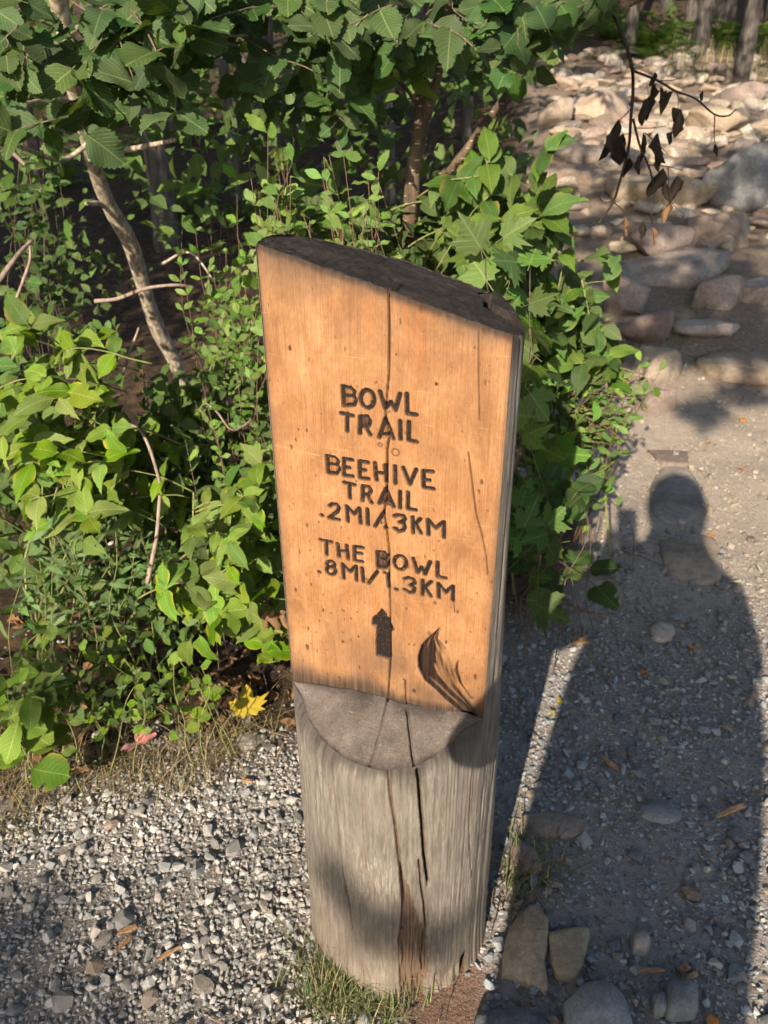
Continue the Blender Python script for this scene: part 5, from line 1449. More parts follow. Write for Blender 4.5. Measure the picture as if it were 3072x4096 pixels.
def fill(cx, cy, rx, ry, y0, y1, n, s):
    for k in range(n):
        p = reg(cx, cy, rx, ry, y0, y1)
        v = p - CAM
        qx, qy = 1536 + FPX * v.dot(_R) / v.dot(_F), 2048 - FPX * v.dot(_U) / v.dot(_F)
        if v.y < 3.3 and 620 < qy < 1500 and abs(qx - np.interp(qy, [620, 850, 1150, 1500], [350, 450, 575, 730])) < 130: continue      # the pale trunk stays clear
        if p.z > gzf(p.x, p.y): sp.append((p.x, p.y, p.z, s * random.uniform(0.6, 1.3)))
fill(350, 2780, 380, 110, 1.15, 1.35, 170, 0.026)
fill(150, 1900, 260, 460, 1.55, 1.95, 380, 0.06)
fill(300, 900, 420, 330, 2.6, 3.7, 260, 0.05)
fill(1200, 620, 520, 260, 2.4, 3.3, 170, 0.06)
fill(1900, 520, 260, 260, 2.7, 3.4, 90, 0.06)
fill(500, 1350, 500, 200, 2.2, 3.0, 160, 0.05)
fill(600, 650, 800, 260, 2.3, 3.0, 110, 0.07)
fill(480, 2000, 280, 360, 1.55, 1.9, 360, 0.055)
fill(830, 1750, 280, 340, 1.65, 2.05, 420, 0.045)
fill(960, 2150, 200, 260, 1.4, 1.7, 260, 0.05)
fill(560, 2400, 500, 170, 1.35, 1.6, 330, 0.036)
fill(1400, 950, 330, 170, 1.75, 2.1, 380, 0.048)
fill(1950, 950, 260, 260, 1.9, 2.3, 330, 0.06)
fill(2200, 1350, 220, 240, 1.85, 2.2, 330, 0.055)
fill(2230, 1640, 190, 180, 1.85, 2.1, 330, 0.042)
fill(2160, 2000, 140, 120, 1.6, 1.8, 130, 0.05)
fill(700, 220, 900, 260, 2.1, 2.8, 150, 0.08)
fill(1750, 160, 500, 200, 2.2, 2.9, 110, 0.075)
leaf_heap('undergrowth', sp, M_under, 'mixed small green leaves massed low in the thicket around the shrubs', 'undergrowth')

# ------------------------------------------------------------------ the withered branch hanging over the trail
dead = empty('withered_branch', at(2443, 25, 2.0), 'dead hanging branch with shrivelled black-brown leaves over the rocky trail', 'branch')
def cp(p): return (2048 + p[0] * 0.6172, p[1] * 0.6172, 2.0 + random.uniform(-0.03, 0.03))
for pts, r in (([(600, -160), (640, 40), (700, 190), (770, 400), (785, 560), (770, 770), (755, 960), (700, 1170), (655, 1310), (560, 1450)], 0.0048),
               ([(788, 460), (940, 520), (1060, 590), (1190, 640), (1310, 740), (1400, 750), (1450, 710)], 0.003),
               ([(1315, 740), (1310, 870), (1320, 960)], 0.0015), ([(785, 770), (830, 950), (890, 1090), (920, 1230), (900, 1360), (910, 1450)], 0.003),
               ([(655, 1310), (715, 1360), (730, 1420)], 0.0014), ([(890, 1070), (1010, 1080), (1110, 1105)], 0.0012), ([(1010, 1080), (1030, 1300), (1120, 1390)], 0.0012),
               ([(810, 830), (900, 830), (1000, 815)], 0.0012), ([(765, 710), (720, 760), (690, 790)], 0.0014), ([(945, 525), (1040, 520), (1080, 510)], 0.0012), ([(1065, 590), (1078, 640), (1075, 700)], 0.0012), ([(860, 860), (960, 950), (1010, 1000)], 0.0012)):
    tube('twig', catmull([at(*cp(p)) for p in pts], 4), [r, r * 0.55], M_twig_dark, dead, 6, origin=dead.location)
def curled(seed, mat):
    r = np.random.default_rng(seed)
    n, m = 9, 7
    V = []
    tw = r.uniform(-1.2, 1.2)
    for i in range(n):
        t = i / (n - 1)
        w = 0.21 * math.sin(math.pi * t ** 0.8) ** 0.7 + 0.01
        for j in range(m):
            c = -1 + 2 * j / (m - 1)
            a = c * r.uniform(1.5, 2.0) if False else c * 1.7
            x, z = w * math.sin(a) * (1 + 0.2 * r.normal()), w * (1 - math.cos(a)) * (1 + 0.2 * r.normal())
            ca, sa = math.cos(tw * t), math.sin(tw * t)
            V.append((x * ca - z * sa + 0.08 * math.sin(5 * t + seed), t, x * sa + z * ca))
    return new_mesh('withered_leaf', np.array(V), grid_faces(n, m), mat, True)
CURL = [curled(i, M_deaddark) for i in range(6)]
CURLB = [curled(20 + i, M_dead) for i in range(4)]
def hang(parent, p, L, ms, d=None, name='withered_leaf'):
    o = bpy.data.objects.new(name, random.choice(ms))
    COL.objects.link(o)
    o.parent = parent
    d = d or Vector((random.gauss(0, 0.25), random.gauss(0, 0.2), -1))
    o.matrix_local = Matrix.Translation(p - parent.location) @ leaf_basis(d, rnd_unit()).to_4x4() @ Matrix.Diagonal((L * random.uniform(0.7, 1.1), L, L * random.uniform(0.7, 1.1), 1))
    return o
for x, y, L in ((925, 465, 80), (905, 530, 150), (960, 560, 80), (1010, 585, 140), (1050, 590, 120), (855, 640, 150), (905, 610, 150), (1050, 690, 150), (1095, 720, 150), (1040, 850, 80), (690, 770, 260), (715, 860, 200), (660, 850, 160), (850, 860, 180), (940, 865, 190), (960, 960, 140), (830, 1000, 120), (765, 1020, 130), (980, 1090, 190), (1070, 1140, 170), (1320, 930, 80), (1240, 590, 60), (1020, 1310, 130), (1115, 1390, 70), (860, 1440, 110), (905, 1470, 130), (720, 1400, 130), (990, 1180, 120)):
    hang(dead, at(*cp((x, y))), L * 0.6172 / FPX * 1.85, CURL if y < 1250 else CURL[:4] + CURLB[:1])
# brown leaf caught in the ash spray beside the post
b = empty('brown_leaf', at(1085, 2440, 1.19), 'curled rust-brown dead leaf caught between green leaflets beside the post', 'dead leaf')
for k in range(3):
    hang(b, at(1070 + 25 * k, 2440, 1.19), 0.045, CURLB, Vector((0.3 * (k - 1), -0.2, -1)), 'curled_blade')

# ------------------------------------------------------------------ fallen leaves, chips, twigs, grass
def flat_leaf(name, kind, mesh_mat, px, py, size, rz, label, cat='fallen leaf', tilt=0.25, lift=0.012):
    p = hit(px, py)
    me = leaf_mesh(kind, random.randrange(6), mesh_mat)
    o = link(name, me, None, label, cat)
    o.location = (p.x, p.y, p.z + lift)
    o.scale = (size, size, size)
    o.rotation_euler = (tilt, random.gauss(0, 0.12), rz)
    return o
flat_leaf('fallen_leaf', 'maple', M_yellow, 1000, 2890, 0.078, 0.15, 'yellow maple leaf lying at the gravel edge beside the post', tilt=0.65, lift=0.03)
pk = empty('fallen_leaf', hit(570, 3030), 'pink-red three-part leaf on the gravel verge', 'fallen leaf')
pm = [leaf_mesh('round', v, M_pink) for v in range(2)]
for a, s in ((0.2, 0.036), (-1.2, 0.044), (2.3, 0.044)):
    o = link('leaflet', pm[0], pk)
    o.location = (0, 0, 0.045); o.scale = (s, s, s); o.rotation_euler = (0.25 + 0.2 * math.cos(a), 0.2 * math.sin(a), a)
for k, (a, b) in enumerate(((2430, 2720), (2200, 2850), (2240, 2830))):
    flat_leaf('fallen_leaf', 'ash', M_yellow, a, b, 0.022, random.uniform(0, 6), ('small yellow-tan leaf scrap in the sunlit strip', 'yellow leaf bit low in the sunlit strip', 'tan leaf scrap next to the yellow bit in the strip')[k])
for k, (a, b, lb) in enumerate(((2975, 1680, 'orange leaf on the sunny upper trail'), (2845, 1780, 'small orange leaf above the head shadow'), (2950, 1880, 'pale orange leaf scrap right of the head shadow'), (2860, 2150, 'orange leaf lying by the shoulder shadow edge'), (2750, 2600, 'small orange-brown leaf within the body shadow'), (2840, 4070, 'red-orange leaf at the very bottom edge'), (2590, 2705, 'tan dry leaf in the body shadow'))):
    flat_leaf('fallen_leaf', 'ash', M_orange, a, b, 0.034 if b > 1700 else 0.05, random.uniform(0, 6), lb, tilt=0.1)
lp = [leaf_mesh('ash', v, M_dead) for v in range(4)] + CURLB
nf = 0
while nf < 260:
    x, y = random.uniform(-1.3, 0.9), (random.uniform(1.05, 1.8) if nf < 140 else random.uniform(1.2, 3.4))
    if not in_view(np.array([x]), np.array([y]))[0] or float(litter_mask(x, y)) < 0.5: continue
    s = random.uniform(0.025, 0.06)
    o = link('litter_leaf', random.choice(lp), None, 'dry brown fallen leaf in the litter under the shrubs', 'fallen leaf', 'brown leaves of the litter under the shrubs')
    o.location = (x, y, gzf(x, y) + 0.012); o.scale = (s, s, s)
    o.rotation_euler = (random.gauss(0, .3), random.gauss(0, .3), random.uniform(0, 6.28))
    nf += 1
def chip(px, py, L, w, rz, label, name='wood_chip', mat=M_chip, t=0.004):
    p = hit(px, py)
    r = np.random.default_rng(px)
    n = 7
    V = []
    for i in range(n):
        s = i / (n - 1)
        ww = w * (0.6 + 0.4 * math.sin(math.pi * min(max(s, 0.08), 0.92))) * (1 + 0.15 * r.normal())
        for dx, dz in ((-1, 0), (-0.8, 1), (0.8, 1.1), (1, 0)):
            V.append(((s - 0.5) * L + 0.1 * w * r.normal(), dx * ww * 0.5, dz * t * (1 + 0.2 * r.normal())))
    V = np.array(V)
    F = grid_faces(n, 4)
    caps = np.array([[0, 1, 2, 3], [4 * n - 1, 4 * n - 2, 4 * n - 3, 4 * n - 4]])
    o = link(name, new_mesh(name, V, [F, caps], mat, False), None, label, 'wood chip')
    o.location = (p.x, p.y, p.z + 0.012)
    o.rotation_euler = (random.gauss(0, .1), random.gauss(0, .08), rz)
    return o
chip(285, 3110, 0.085, 0.018, 0.35, 'flat reddish wood splinter on the grassy gravel edge', t=0.007)
chip(515, 3735, 0.032, 0.012, 0.3, 'orange split wood chip leaning between two grey stones')
chip(500, 3790, 0.036, 0.009, 0.9, 'narrow orange chip below the split chip')
chip(2320, 2580, 0.050, 0.022, -0.2, 'pale yellow wood chunk in the sunlit strip', t=0.009)
chip(2920, 3260, 0.075, 0.010, 0.35, 'orange-brown stick fragment at the shadow edge', t=0.006)
chip(990, 3140, 0.025, 0.007, -0.3, 'tan chip on bright gravel near the verge')
chip(2730, 3890, 0.020, 0.016, 0.5, 'pale dry wood flake above the blocky grey rock')
chip(2760, 3920, 0.026, 0.009, 0.25, 'pale narrow flake by the blocky grey rock')
chip(2440, 3070, 0.045, 0.012, -1.0, 'brown bark strip in the body shadow')
chip(680, 3830, 0.045, 0.006, 0.5, 'thin pale stick on lower gravel')
chip(2600, 3900, 0.05, 0.006, -0.1, 'thin pale splinter across the lower trail')
nt_ = 0
CM = [chip(2400 + i, 3300, 0.02, 0.004, 0, None, 'bark_bit', M_twig, 0.003).data for i in range(3)]
for o in [o for o in bpy.data.objects if o.name.startswith('bark_bit')]: bpy.data.objects.remove(o)
while nt_ < 80:
    x, y = random.uniform(-0.8, 1.5), random.uniform(0.6, 2.6)
    if not in_view(np.array([x]), np.array([y]))[0] or in_post(x, y, 0.01): continue
    o = link('bark_bit', random.choice(CM), None, 'tiny dry twig or bark bit strewn over the trail gravel', 'twig', 'dry bits strewn over the gravel')
    s = random.uniform(0.6, 2.2)
    o.scale = (s, random.uniform(0.5, 1), 0.8)
    o.location = (x, y, gzf(x, y) + 0.008)
    o.rotation_euler = (0, random.gauss(0, .1), random.uniform(0, 6.28))
    nt_ += 1
for k, (pts, r, lb) in enumerate((([(2180, 2250), (2330, 2290), (2470, 2340)], 0.004, 'thin grey stick lying under the right-hand shrubs'), ([(2230, 2420), (2360, 2465), (2430, 2475)], 0.003, 'pale straw stick crossing the post shadow'), ([(2545, 2230), (2660, 2280)], 0.003, 'short pale stick near the shoulder shadow'), ([(330, 2510), (520, 2540), (700, 2560)], 0.006, 'grey fallen stick beneath the goldenrod'), ([(900, 2850), (1060, 2930), (1150, 2960)], 0.0025, 'dry stalk lying over the gravel edge by the yellow leaf'))):
    P = [hit(a, b) + Vector((0, 0, 0.012)) for a, b in pts]
    c = P[0].copy()
    o = tube('stick', catmull([p - c for p in P], 5), [r, r * 0.7], M_twig, None, 6, 0.15, k)
    o.location = c
    o['label'] = lb; o['category'] = 'stick'

# grass
def grass(name, roots, hmin, hmax, w, label, cat, kind, pal, lean=0.5, parent=None):
    V, F, Cc = [], [], []
    k = 0
    for (x, y) in roots:
        z = gzf(x, y) - 0.004
        h = random.uniform(hmin, hmax)
        a = random.uniform(0, 6.28)
        L = abs(random.gauss(0, lean)) * h
        dx, dy = math.cos(a), math.sin(a)
        wx, wy = -dy * w * 0.5, dx * w * 0.5
        c = np.array(random.choice(pal)) * random.uniform(0.7, 1.25)
        b = random.uniform(0.1, 0.6)
        for t, ws in ((0, 1.0), (0.35, 0.9), (0.7, 0.6), (1.0, 0.08)):
            px_, py_ = x + dx * L * t ** 1.8, y + dy * L * t ** 1.8
            pz_ = z + h * (t - b * 0.5 * t ** 3)
            V += [(px_ - wx * ws, py_ - wy * ws, pz_), (px_ + wx * ws, py_ + wy * ws, pz_)]
            Cc += [c, c]
        for i in range(3):
            F.append((k + 2 * i, k + 2 * i + 1, k + 2 * i + 3, k + 2 * i + 2))
        k += 8
    return link(name, new_mesh(name, np.array(V), np.array(F), M_grass, True, attr={'tint': np.array(Cc)}), parent, label, cat, None, kind)
DRY = [(0.30, 0.235, 0.13), (0.36, 0.29, 0.165), (0.23, 0.17, 0.095), (0.20, 0.195, 0.08), (0.26, 0.24, 0.10), (0.19, 0.13, 0.08)]
GRN = [(0.13, 0.18, 0.07), (0.18, 0.22, 0.09), (0.23, 0.25, 0.10), (0.38, 0.31, 0.17), (0.15, 0.20, 0.10)]
roots = []
while len(roots) < 2300:
    x, y = random.uniform(-1.25, 0.1), random.uniform(0.95, 1.75)
    e = y - 0.238 * x + 0.10 * float(vnoise(x * 6, y * 6, 4))
    if not (1.20 < e < 1.85) or in_post(x, y, 0.01): continue
    if random.random() > math.exp(-((e - 1.37) / 0.12) ** 2) * (0.35 + 0.65 * float(sstep(-0.25, 0.3, vnoise(x * 5 + 2, y * 5, 6)))) * (1.0 if x < -0.35 else 0.55): continue
    roots.append((x, y))
grass('verge_grass', roots, 0.02, 0.07, 0.0024, 'dry matted yellow-brown grass along the gravel verge', 'grass', 'stuff', DRY, 1.5)
tu = hit(1430, 3960)
roots = [(tu.x + random.gauss(0, 0.048), tu.y + random.gauss(0, 0.030)) for k in range(1500)]
roots = [r for r in roots if not in_post(r[0], r[1], 0.002)]
t_ = link('grass_tuft', None, None, 'short green and straw grass tuft at the foot of the post', 'grass tuft')
grass('blades', roots, 0.022, 0.075, 0.0022, None, None, 'stuff', GRN, 0.8, t_)
roots = [(tu.x + random.gauss(0, 0.04), tu.y + random.gauss(0, 0.02)) for k in range(26)]
grass('seed_stalks', roots, 0.07, 0.16, 0.0014, None, None, 'stuff', DRY, 0.9, t_)
roots = []
for (a, b, n) in ((2080, 3560, 140), (2130, 3440, 60), (2900, 650, 0), (2960, 860, 120), (2790, 1230, 120), (2660, 1350, 90)):
    p = hit(a, b)
    roots += [(p.x + random.gauss(0, 0.02 + 0.015 * p.y), p.y + random.gauss(0, 0.02 + 0.015 * p.y)) for k in range(n)]
grass('trail_grass', roots, 0.03, 0.09, 0.003, 'sparse dry grass between the trail stones and beside the post', 'grass', 'stuff', DRY + GRN, 0.7)
roots = []
for k in range(420):
    p = hit(random.uniform(2700, 3072), random.uniform(190, 330))
    roots.append((p.x + random.gauss(0, 0.3), p.y + random.gauss(0, 0.3)))
grass('woodland_grass', roots, 0.15, 0.5, 0.012, 'tall pale grass at the feet of the far trunks', 'grass', 'stuff', DRY + GRN, 0.5)

# ------------------------------------------------------------------ ferns up the slope
def frond_mesh(seed):
    r = np.random.default_rng(seed)
    V, F = [], []
    k = 0
    n = 16
    for i in range(n):
        t = (i + 1) / (n + 1)
        y = t; z = 0.55 * t - 0.75 * t * t
        w = 0.26 * math.sin(math.pi * min(1, 0.15 + 0.85 * t)) ** 0.8 * (1 - 0.35 * t)
        for s in (-1, 1):
            V += [(0, y - 0.012, z), (0, y + 0.012, z), (s * w * 0.6, y + 0.05 + 0.022, z - 0.02), (s * w, y + 0.09, z - 0.07 * r.uniform(0.5, 1.5)), (s * w * 0.6, y + 0.05 - 0.022, z - 0.02)]
            F.append((k, k + 4, k + 3, k + 2, k + 1)); k += 5
    V += [(-0.006, 0, 0), (0.006, 0, 0)]
    for t in (0.5, 1.0):
        V += [(-0.004, t, 0.55 * t - 0.75 * t * t), (0.004, t, 0.55 * t - 0.75 * t * t)]
    uv = np.array([(0.5 + v[0], v[1]) for v in V])
    return new_mesh('frond', np.array(V), [np.array(F), np.array([[k, k + 1, k + 3, k + 2], [k + 2, k + 3, k + 5, k + 4]])], M_fern, True, uv=np.clip(uv, 0, 1))
FR = [frond_mesh(i) for i in range(4)]
for k in range(26):
    if k < 18: p = hit(random.uniform(2380, 3090), random.uniform(150, 245) - (40 if k % 2 else 0))
    else: p = hit(random.uniform(100, 1500), random.uniform(420, 900))
    f = empty('fern', p, 'green fern growing between the trunks above the rocky trail' if k < 18 else 'dim fern in the dark wood behind the shrubs', 'fern', 'ferns above the rocky trail' if k < 18 else 'ferns in the dark wood')
    for j in range(8):
        o = link('frond', random.choice(FR), f)
        s = random.uniform(0.45, 0.85)
        o.scale = (s, s, s)
        o.rotation_euler = (random.uniform(0.1, 0.6), random.gauss(0, .15), j * 0.8 + random.uniform(-.3, .3))

# ------------------------------------------------------------------ forest trees: trunk, limbs, crown
def crown_spots(cs, n, size):
    out = []
    for (c, r) in cs:
        for k in range(n):
            v = rnd_unit() * (random.random() ** 0.45)
            out.append((c[0] + v.x * r[0], c[1] + v.y * r[1], c[2] + v.z * r[2], size * random.uniform(0.7, 1.3)))
    return out
def tree(base, h, r, label, group, crown, n=150, size=0.09, mat=None, lean=(0, 0), name='forest_tree'):
    x, y = base
    z = gzf(x, y)
    t = empty(name, (x, y, z), label, 'tree', group)
    P = [(lean[0] * s + 0.05 * h * random.gauss(0, 0.15) * s, lean[1] * s + 0.05 * h * random.gauss(0, 0.15) * s, h * s - 0.1 * (s == 0)) for s in (0, 0.15, 0.35, 0.6, 0.8, 1.0)]
    C = catmull(P, 5)
    o = tube('trunk', C, [r * 1.35, r * 1.02, r, r * 0.85, r * 0.6, r * 0.3], mat or M_bark_wood, t, 10, 0.12, int(abs(x * 7 + y)) % 13)
    cs = []
    for (cx, cy, cz, rx, ry, rz) in crown:
        cs.append(((cx, cy, cz), (rx, ry, rz)))
        a = C[min(len(C) - 1, int(len(C) * min(0.95, max(0.3, cz / h * 0.8))))]
        tube('limb', stem_curve(a, (cx, cy, cz), -0.05, 0.04), [r * 0.2, r * 0.03], mat or M_bark_wood, t, 6)
    if cs:
        leaf_heap('crown', crown_spots(cs, n, size), M_canopy, parent=t, kind=None, up=0.6, jit=0.8)
    return t
def auto_crown(h, n, spread, z0=0.45):
    return [(random.gauss(0, spread), random.gauss(0, spread), h * random.uniform(z0, 1.02), random.uniform(0.6, 1.2), random.uniform(0.6, 1.2), random.uniform(0.35, 0.7)) for k in range(n)]
# trunks seen up the trail (photo x at the foot, distance)
for px, Y, r, h in ((2975, 12.5, 0.10, 8), (2790, 15, 0.12, 9), (2735, 16, 0.10, 9), (2860, 17, 0.13, 9), (2640, 18, 0.11, 9), (2510, 15.5, 0.09, 8), (3060, 17, 0.14, 9), (2560, 21, 0.12, 10), (2700, 24, 0.14, 10), (2930, 22, 0.15, 10), (2420, 19, 0.10, 9), (2300, 17, 0.11, 9), (3120, 14, 0.12, 9)):
    p = at(px, 240, Y)
    tree((p.x, p.y), h, r, 'thin grey trunk standing in the wood above the rocky trail' if px != 2975 else 'pale trunk at the edge of the rocky trail with grass at its foot', 'forest trunks above the rocky trail' if px != 2975 else None, auto_crown(h, 9, 1.3, 0.5), 120, 0.14)
for px, Y, r, h in ((575, 6.2, 0.085, 6.5), (900, 7.5, 0.05, 7), (1080, 9.2, 0.06, 7.5), (1250, 11, 0.08, 8), (1560, 7.5, 0.045, 7), (1480, 12, 0.12, 8.5), (300, 9, 0.06, 7.5), (80, 7.5, 0.05, 7), (1880, 9.5, 0.05, 8), (2030, 13, 0.10, 9), (700, 11, 0.12, 8.5), (1720, 15, 0.12, 9), (1000, 15, 0.13, 9), (400, 14, 0.12, 9)):
    p = at(px, 300, Y)
    tree((p.x, p.y), h, r, 'dark trunk in the shaded wood behind the shrubs', 'dark trunks behind the shrubs', auto_crown(h, 11, 1.2, 0.42), 150, 0.14)
LIT = [Vector(p) for p in ((0.0, 0.9, 1.0), (0.0, 0.9, 0.4), (-0.5, 0.9, 0.0), (-0.6, 1.5, 0.7), (-0.2, 1.7, 0.9), (-0.9, 1.6, 1.0), (-0.7, 1.6, 1.5), (0.4, 1.8, 1.0), (0.7, 2.0, 0.6), (1.2, 2.4, 0.0), (0.2, 1.8, 1.5), (-0.3, 1.8, 1.5), (-0.9, 2.9, 0.6), (-0.5, 3.0, 0.3), (1.6, 3.6, 0.2), (1.9, 5.5, 0.5), (2.0, 8, 1.0), (2.2, 11, 1.6), (3.2, 7, 0.9), (3.6, 11, 1.6))]
def sunlit_near(q, r):
    for p in LIT:                                    # would a clump at q shade one of the sunlit places?
        d = q - p
        if (d + SUN * d.dot(-SUN)).length < r and d.dot(-SUN) > 0: return True
    return False
# unseen trees added left of the viewer, crowns shaped to shade the wood
for (bx, by, lb) in ((-4.6, 0.6, 'broad crowned unseen tree added left of the viewer to shade the wood'), (-3.4, 4.0, 'unseen tree added over the left thicket to shade the wood floor'), (-6.0, 3.5, 'unseen far left tree added for the shade of its low wide crown'), (-5.2, -2.2, 'slim unseen tree added behind the left thicket edge for the shade of its high crown')):
    cr = []
    for k in range(46):
        x, y = random.uniform(-7.5, 0.6), random.uniform(-1.6, 4.6)
        z = random.uniform(3.3, 6.2)
        if y < -0.2 and z < 4.2: z += 1.2
        q = Vector((0.55 * x + 0.45 * bx + random.gauss(0, 1.2), 0.7 * y + 0.3 * by + random.gauss(0, 0.8), z))
        if sunlit_near(q, 1.15): continue
        cr.append((q.x - bx, q.y - by, z, 0.8, 0.8, 0.45))
    tree((bx, by), 6.5, 0.10, lb, None, cr, 110, 0.15)
# understorey that closes the view between the trunks
sp = []
for k in range(7000):
    px = random.uniform(-150, 3250)
    Y = random.uniform(9, 26) if px < 2150 else random.uniform(16, 30)
    p = at(px, random.uniform(-120, 420 if px < 2000 else 150), Y)
    if p.z > gzf(p.x, p.y) + 0.1 and vnoise(np.array(p.x * 0.9), np.array(p.z * 1.2 + p.y * 0.5), 3) > -0.1: sp.append((p.x, p.y, p.z, random.uniform(0.10, 0.22)))
leaf_heap('distant_understorey', sp, M_canopy, 'dark leafy understorey deep in the wood', 'foliage')

# a tree behind the viewer to the left, whose boughs throw the soft shade
def shade(px=None, t=8.0, P=None, r=0.2):
    q = (P if P is not None else hit(*px)) - SUN * t
    return (q.x, q.y, q.z, r)
bx_, by_ = -6.2, -6.6
cr = []
for (px, t, r) in (((100, 3950), 8.2, 0.13), ((300, 4010), 8.4, 0.09), ((60, 3680), 8.0, 0.07), ((500, 2480), 7.6, 0.15), ((760, 2560), 7.8, 0.10), ((280, 2560), 7.5, 0.10)):
    x, y, z, rr_ = shade(px, t)
    cr.append((x - bx_, y - by_, z, r, r, r * 0.8))
for (dx, z0, r) in ((-0.14, 0.27, 0.065), (-0.05, 0.20, 0.060), (0.04, 0.15, 0.045)):
    x, y, z, rr_ = shade(None, 8.1, Vector((PX + dx, PY - LR, z0)))
    cr.append((x - bx_, y - by_, z, r, r, r))
for k in range(60):
    q = Vector((bx_ + random.gauss(-0.6, 1.6), by_ + random.gauss(-0.8, 1.4), random.uniform(4.5, 8.5)))
    if not sunlit_near(q, 1.1): cr.append((q.x - bx_, q.y - by_, q.z, 0.7, 0.7, 0.5))
z0_ = gzf(bx_, by_)
tree((bx_, by_), 8.0, 0.14, 'broadleaf tree behind the viewer shading the gravel', None, [(a, b, c - z0_, d, e, f) for a, b, c, d, e, f in cr], 20, 0.07, None, (0.3, 0.2), 'broadleaf_tree')
# unseen tree added on the viewer's side, crown clumps set to dapple the stones
bx_, by_ = 3.4, -3.6
cr = []
for (px, t, r) in (((2980, 1560), 8.6, 0.16), ((2800, 1640), 8.6, 0.12), ((3060, 1330), 8.8, 0.2), ((2780, 1090), 9.4, 0.26), ((2560, 1240), 9.2, 0.26), ((2960, 1120), 9.4, 0.22), ((2700, 880), 9.8, 0.25), ((2950, 780), 10, 0.28), ((2350, 680), 10, 0.35), ((2250, 600), 10, 0.32), ((2500, 640), 10, 0.18), ((2180, 330), 11, 0.5), ((2900, 300), 11, 0.45), ((2650, 250), 11, 0.35), ((2350, 280), 11, 0.3), ((2980, 480), 11, 0.3), ((2180, 500), 10.5, 0.3), ((2300, 650), 9.6, 0.34), ((2480, 730), 9.6, 0.3), ((2700, 920), 9.4, 0.3), ((2900, 960), 9.4, 0.32), ((2500, 1080), 9.2, 0.3), ((2700, 1170), 9.2, 0.26), ((2900, 1230), 9.0, 0.26), ((3050, 900), 9.6, 0.3), ((2600, 1320), 9.0, 0.24), ((2430, 900), 9.4, 0.3), ((2700, 1330), 8.8, 0.2), ((2800, 640), 10, 0.25), ((3020, 700), 10, 0.34), ((2960, 620), 10.2, 0.3), ((2600, 800), 9.8, 0.26), ((2400, 230), 12, 0.5), ((2550, 190), 12, 0.5), ((2750, 200), 12, 0.5), ((2950, 210), 12, 0.5), ((2200, 240), 12, 0.5), ((2100, 420), 11.5, 0.4)):
    x, y, z, rr_ = shade(px, t)
    cr.append((x - bx_, y - by_, z, r, r, r * 0.7))
rs = random.Random(5)
for py in range(570, 1400, 75):
    for px in range(2130, 3120, 115):
        if rs.random() < 0.62 and not (px < 2450 and py > 1100):
            x, y, z, rr_ = shade((px + rs.uniform(-50, 50), py + rs.uniform(-30, 30)), 9.3)
            r = rs.uniform(0.10, 0.2)
            cr.append((x - bx_, y - by_, z, r, r, r * 0.7))
for py in (175, 225, 275):
    for px in range(2050, 3150, 120):
        if rs.random() < 0.75:
            x, y, z, rr_ = shade((px + rs.uniform(-50, 50), py), 11.5)
            cr.append((x - bx_, y - by_, z, 0.4, 0.4, 0.3))
z0_ = gzf(bx_, by_)
tree((bx_, by_), 6.5, 0.11, 'unseen broadleaf tree added behind the viewer, crown shaped to dapple the trail stones', None, [(a, b, c - z0_, d, e, f) for a, b, c, d, e, f in cr], 80, 0.085, None, (0.4, 0.6), 'broadleaf_tree')

# ------------------------------------------------------------------ the photographer, whose shadow falls on the trail
AZ = SUN_AZ
HR = Vector((math.cos(AZ), -math.sin(AZ), 0)); FW = Vector((math.sin(AZ), math.cos(AZ), 0))
def J(x, b, dz): return CAM + HR * x - FW * b + Vector((0, 0, dz))
gz0 = gzf(*(J(0.14, 0.27, 0)[:2]))
person = empty('person', (J(0.15, 0.27, 0).x, J(0.15, 0.27, 0).y, gz0), 'person in dark top and trousers holding up a phone, only the shadow shows', 'person')
FT = gz0 - CAM.z
def skin_obj(name, verts, edges, mat, parent, sub=2):
    me = bpy.data.meshes.new(name)
    off = Vector(parent.location)
    me.from_pydata([Vector(v[0]) - off for v in verts], edges, [])
    o = link(name, me, parent)
    md = o.modifiers.new('skin', 'SKIN')
    for i, v in enumerate(verts):
        me.skin_vertices[0].data[i].radius = v[1] if isinstance(v[1], tuple) else (v[1], v[1])
    me.skin_vertices[0].data[0].use_root = True
    md.use_smooth_shade = True
    s = o.modifiers.new('sub', 'SUBSURF'); s.levels = sub; s.render_levels = sub
    me.materials.append(mat)
    return o
M_skin = mat_plain('skin', (0.42, 0.25, 0.17), (0.50, 0.31, 0.22), 40, 0.5, bump=0.1)
M_cloth = mat_plain('dark_cloth', (0.035, 0.04, 0.05), (0.06, 0.065, 0.08), 300, 0.9)
M_hair = mat_plain('hair', (0.03, 0.02, 0.014), (0.07, 0.045, 0.03), 200, 0.6, (1, 1, 0.2))
M_phone = mat_plain('phone_body', (0.03, 0.03, 0.035), (0.04, 0.04, 0.045), 20, 0.3, bump=0)
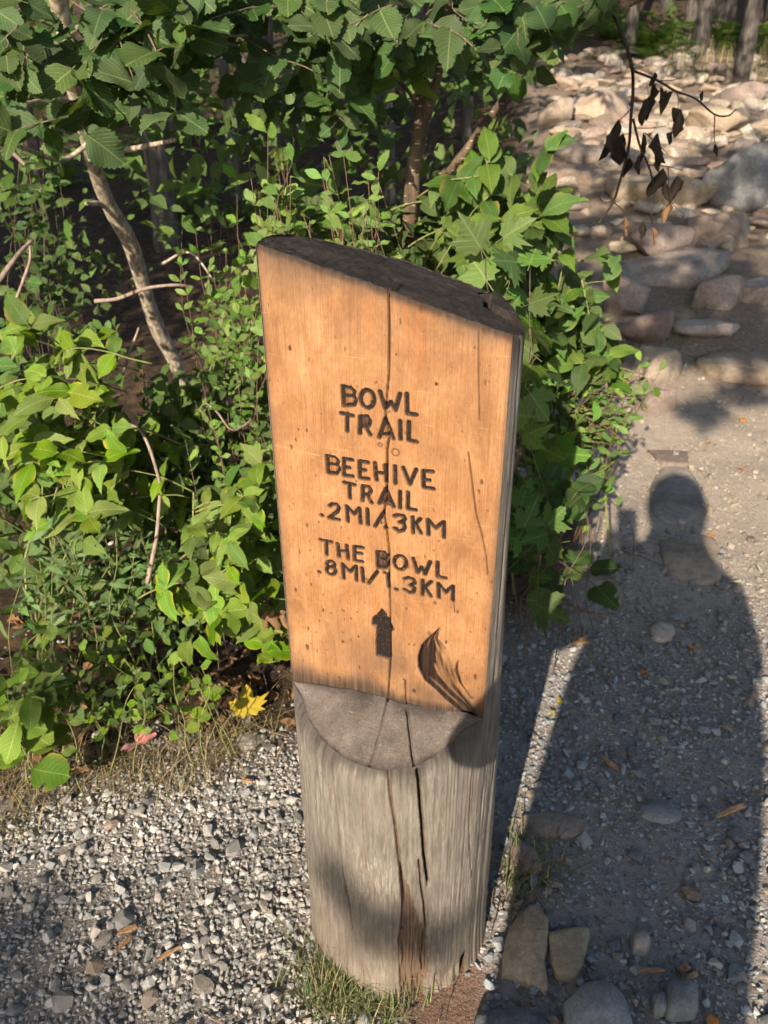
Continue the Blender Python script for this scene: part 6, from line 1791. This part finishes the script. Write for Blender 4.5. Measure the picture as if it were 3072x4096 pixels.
V = [(J(.115, .27, -.68), (.14, .235)), (J(.150, .27, -.50), (.14, .262)), (J(.180, .27, -.32), (.14, .270)), (J(.18, .27, -.07), (.10, .19)), (J(.185, .265, .03), .105), (J(.185, .25, .12), .092), (J(.187, .235, .23), (.100, .105)), (J(.187, .235, .345), (.085, .09)),
     (J(.02, .26, -.09), .070), (J(-.150, .12, -.375), .062), (J(-.045, .04, -.165), .028), (J(-.026, .02, -.095), .024),
     (J(.345, .26, -.11), .075), (J(.375, .14, -.36), .062), (J(.085, .05, -.17), .042), (J(.040, .02, -.11), .034),
     (J(.01, .27, -.80), .13), (J(.0, .25, -1.0), .075), (J(.0, .29, FT + .09), .048), (J(-.005, .17, FT + .04), .042),
     (J(.21, .27, -.80), .13), (J(.23, .25, -1.0), .075), (J(.24, .29, FT + .09), .048), (J(.245, .17, FT + .04), .042)]
E_ = [(0, 1), (1, 2), (2, 3), (3, 4), (4, 5), (5, 6), (6, 7), (3, 8), (8, 9), (9, 10), (10, 11), (3, 12), (12, 13), (13, 14), (14, 15), (0, 16), (16, 17), (17, 18), (18, 19), (0, 20), (20, 21), (21, 22), (22, 23)]
# fingers gripping the edges of the phone, behind the lens
V0 = len(V)
for hnd, sx in ((11, -1), (15, 1)):
    for k in range(4):
        a = J(sx * .040, .018, -.060 - .018 * k); b_ = J(sx * .043, .005, -.056 - .018 * k); c_ = J(sx * .030, .000, -.054 - .018 * k)
        i = len(V)
        V += [(a, .009), (b_, .0085), (c_, .007)]
        E_ += [(hnd, i), (i, i + 1), (i + 1, i + 2)]
    i = len(V)
    V += [(J(sx * .030, .030, -.075), .010), (J(sx * .015, .026, -.055), .008)]
    E_ += [(hnd, i), (i, i + 1)]
skin_obj('body', V, E_, M_cloth, person)
bm = bmesh.new()
bmesh.ops.create_icosphere(bm, subdivisions=4, radius=1.0)
for v in bm.verts:
    d = v.co.copy()
    k = 1 + 0.05 * float(vnoise(np.array(d.x * 4 + d.z * 3), np.array(d.y * 4 - d.z * 2), 5))
    v.co = J(0.187 + d.x * 0.112 * k, 0.262 - d.y * 0.105 * k, 0.205 + d.z * 0.155 * k) - Vector(person.location)
hme = bpy.data.meshes.new('hair'); bm.to_mesh(hme); bm.free(); hme.materials.append(M_hair)
link('hair', hme, person)
hp = empty('phone', CAM - _F * 0.022 - _U * 0.052, 'dark smartphone held up in both hands by the photographer', 'phone')
bm = bmesh.new()
bmesh.ops.create_cube(bm, size=1.0, matrix=Matrix.Diagonal((0.075, 0.152, 0.009, 1)))
bmesh.ops.bevel(bm, geom=bm.edges[:], offset=0.0035, segments=2, affect='EDGES')
pme = bpy.data.meshes.new('phone_case'); bm.to_mesh(pme); bm.free(); pme.materials.append(M_phone)
o = link('phone_case', pme, hp)
o.matrix_local = Matrix((_R, _U, -_F)).transposed().to_4x4()
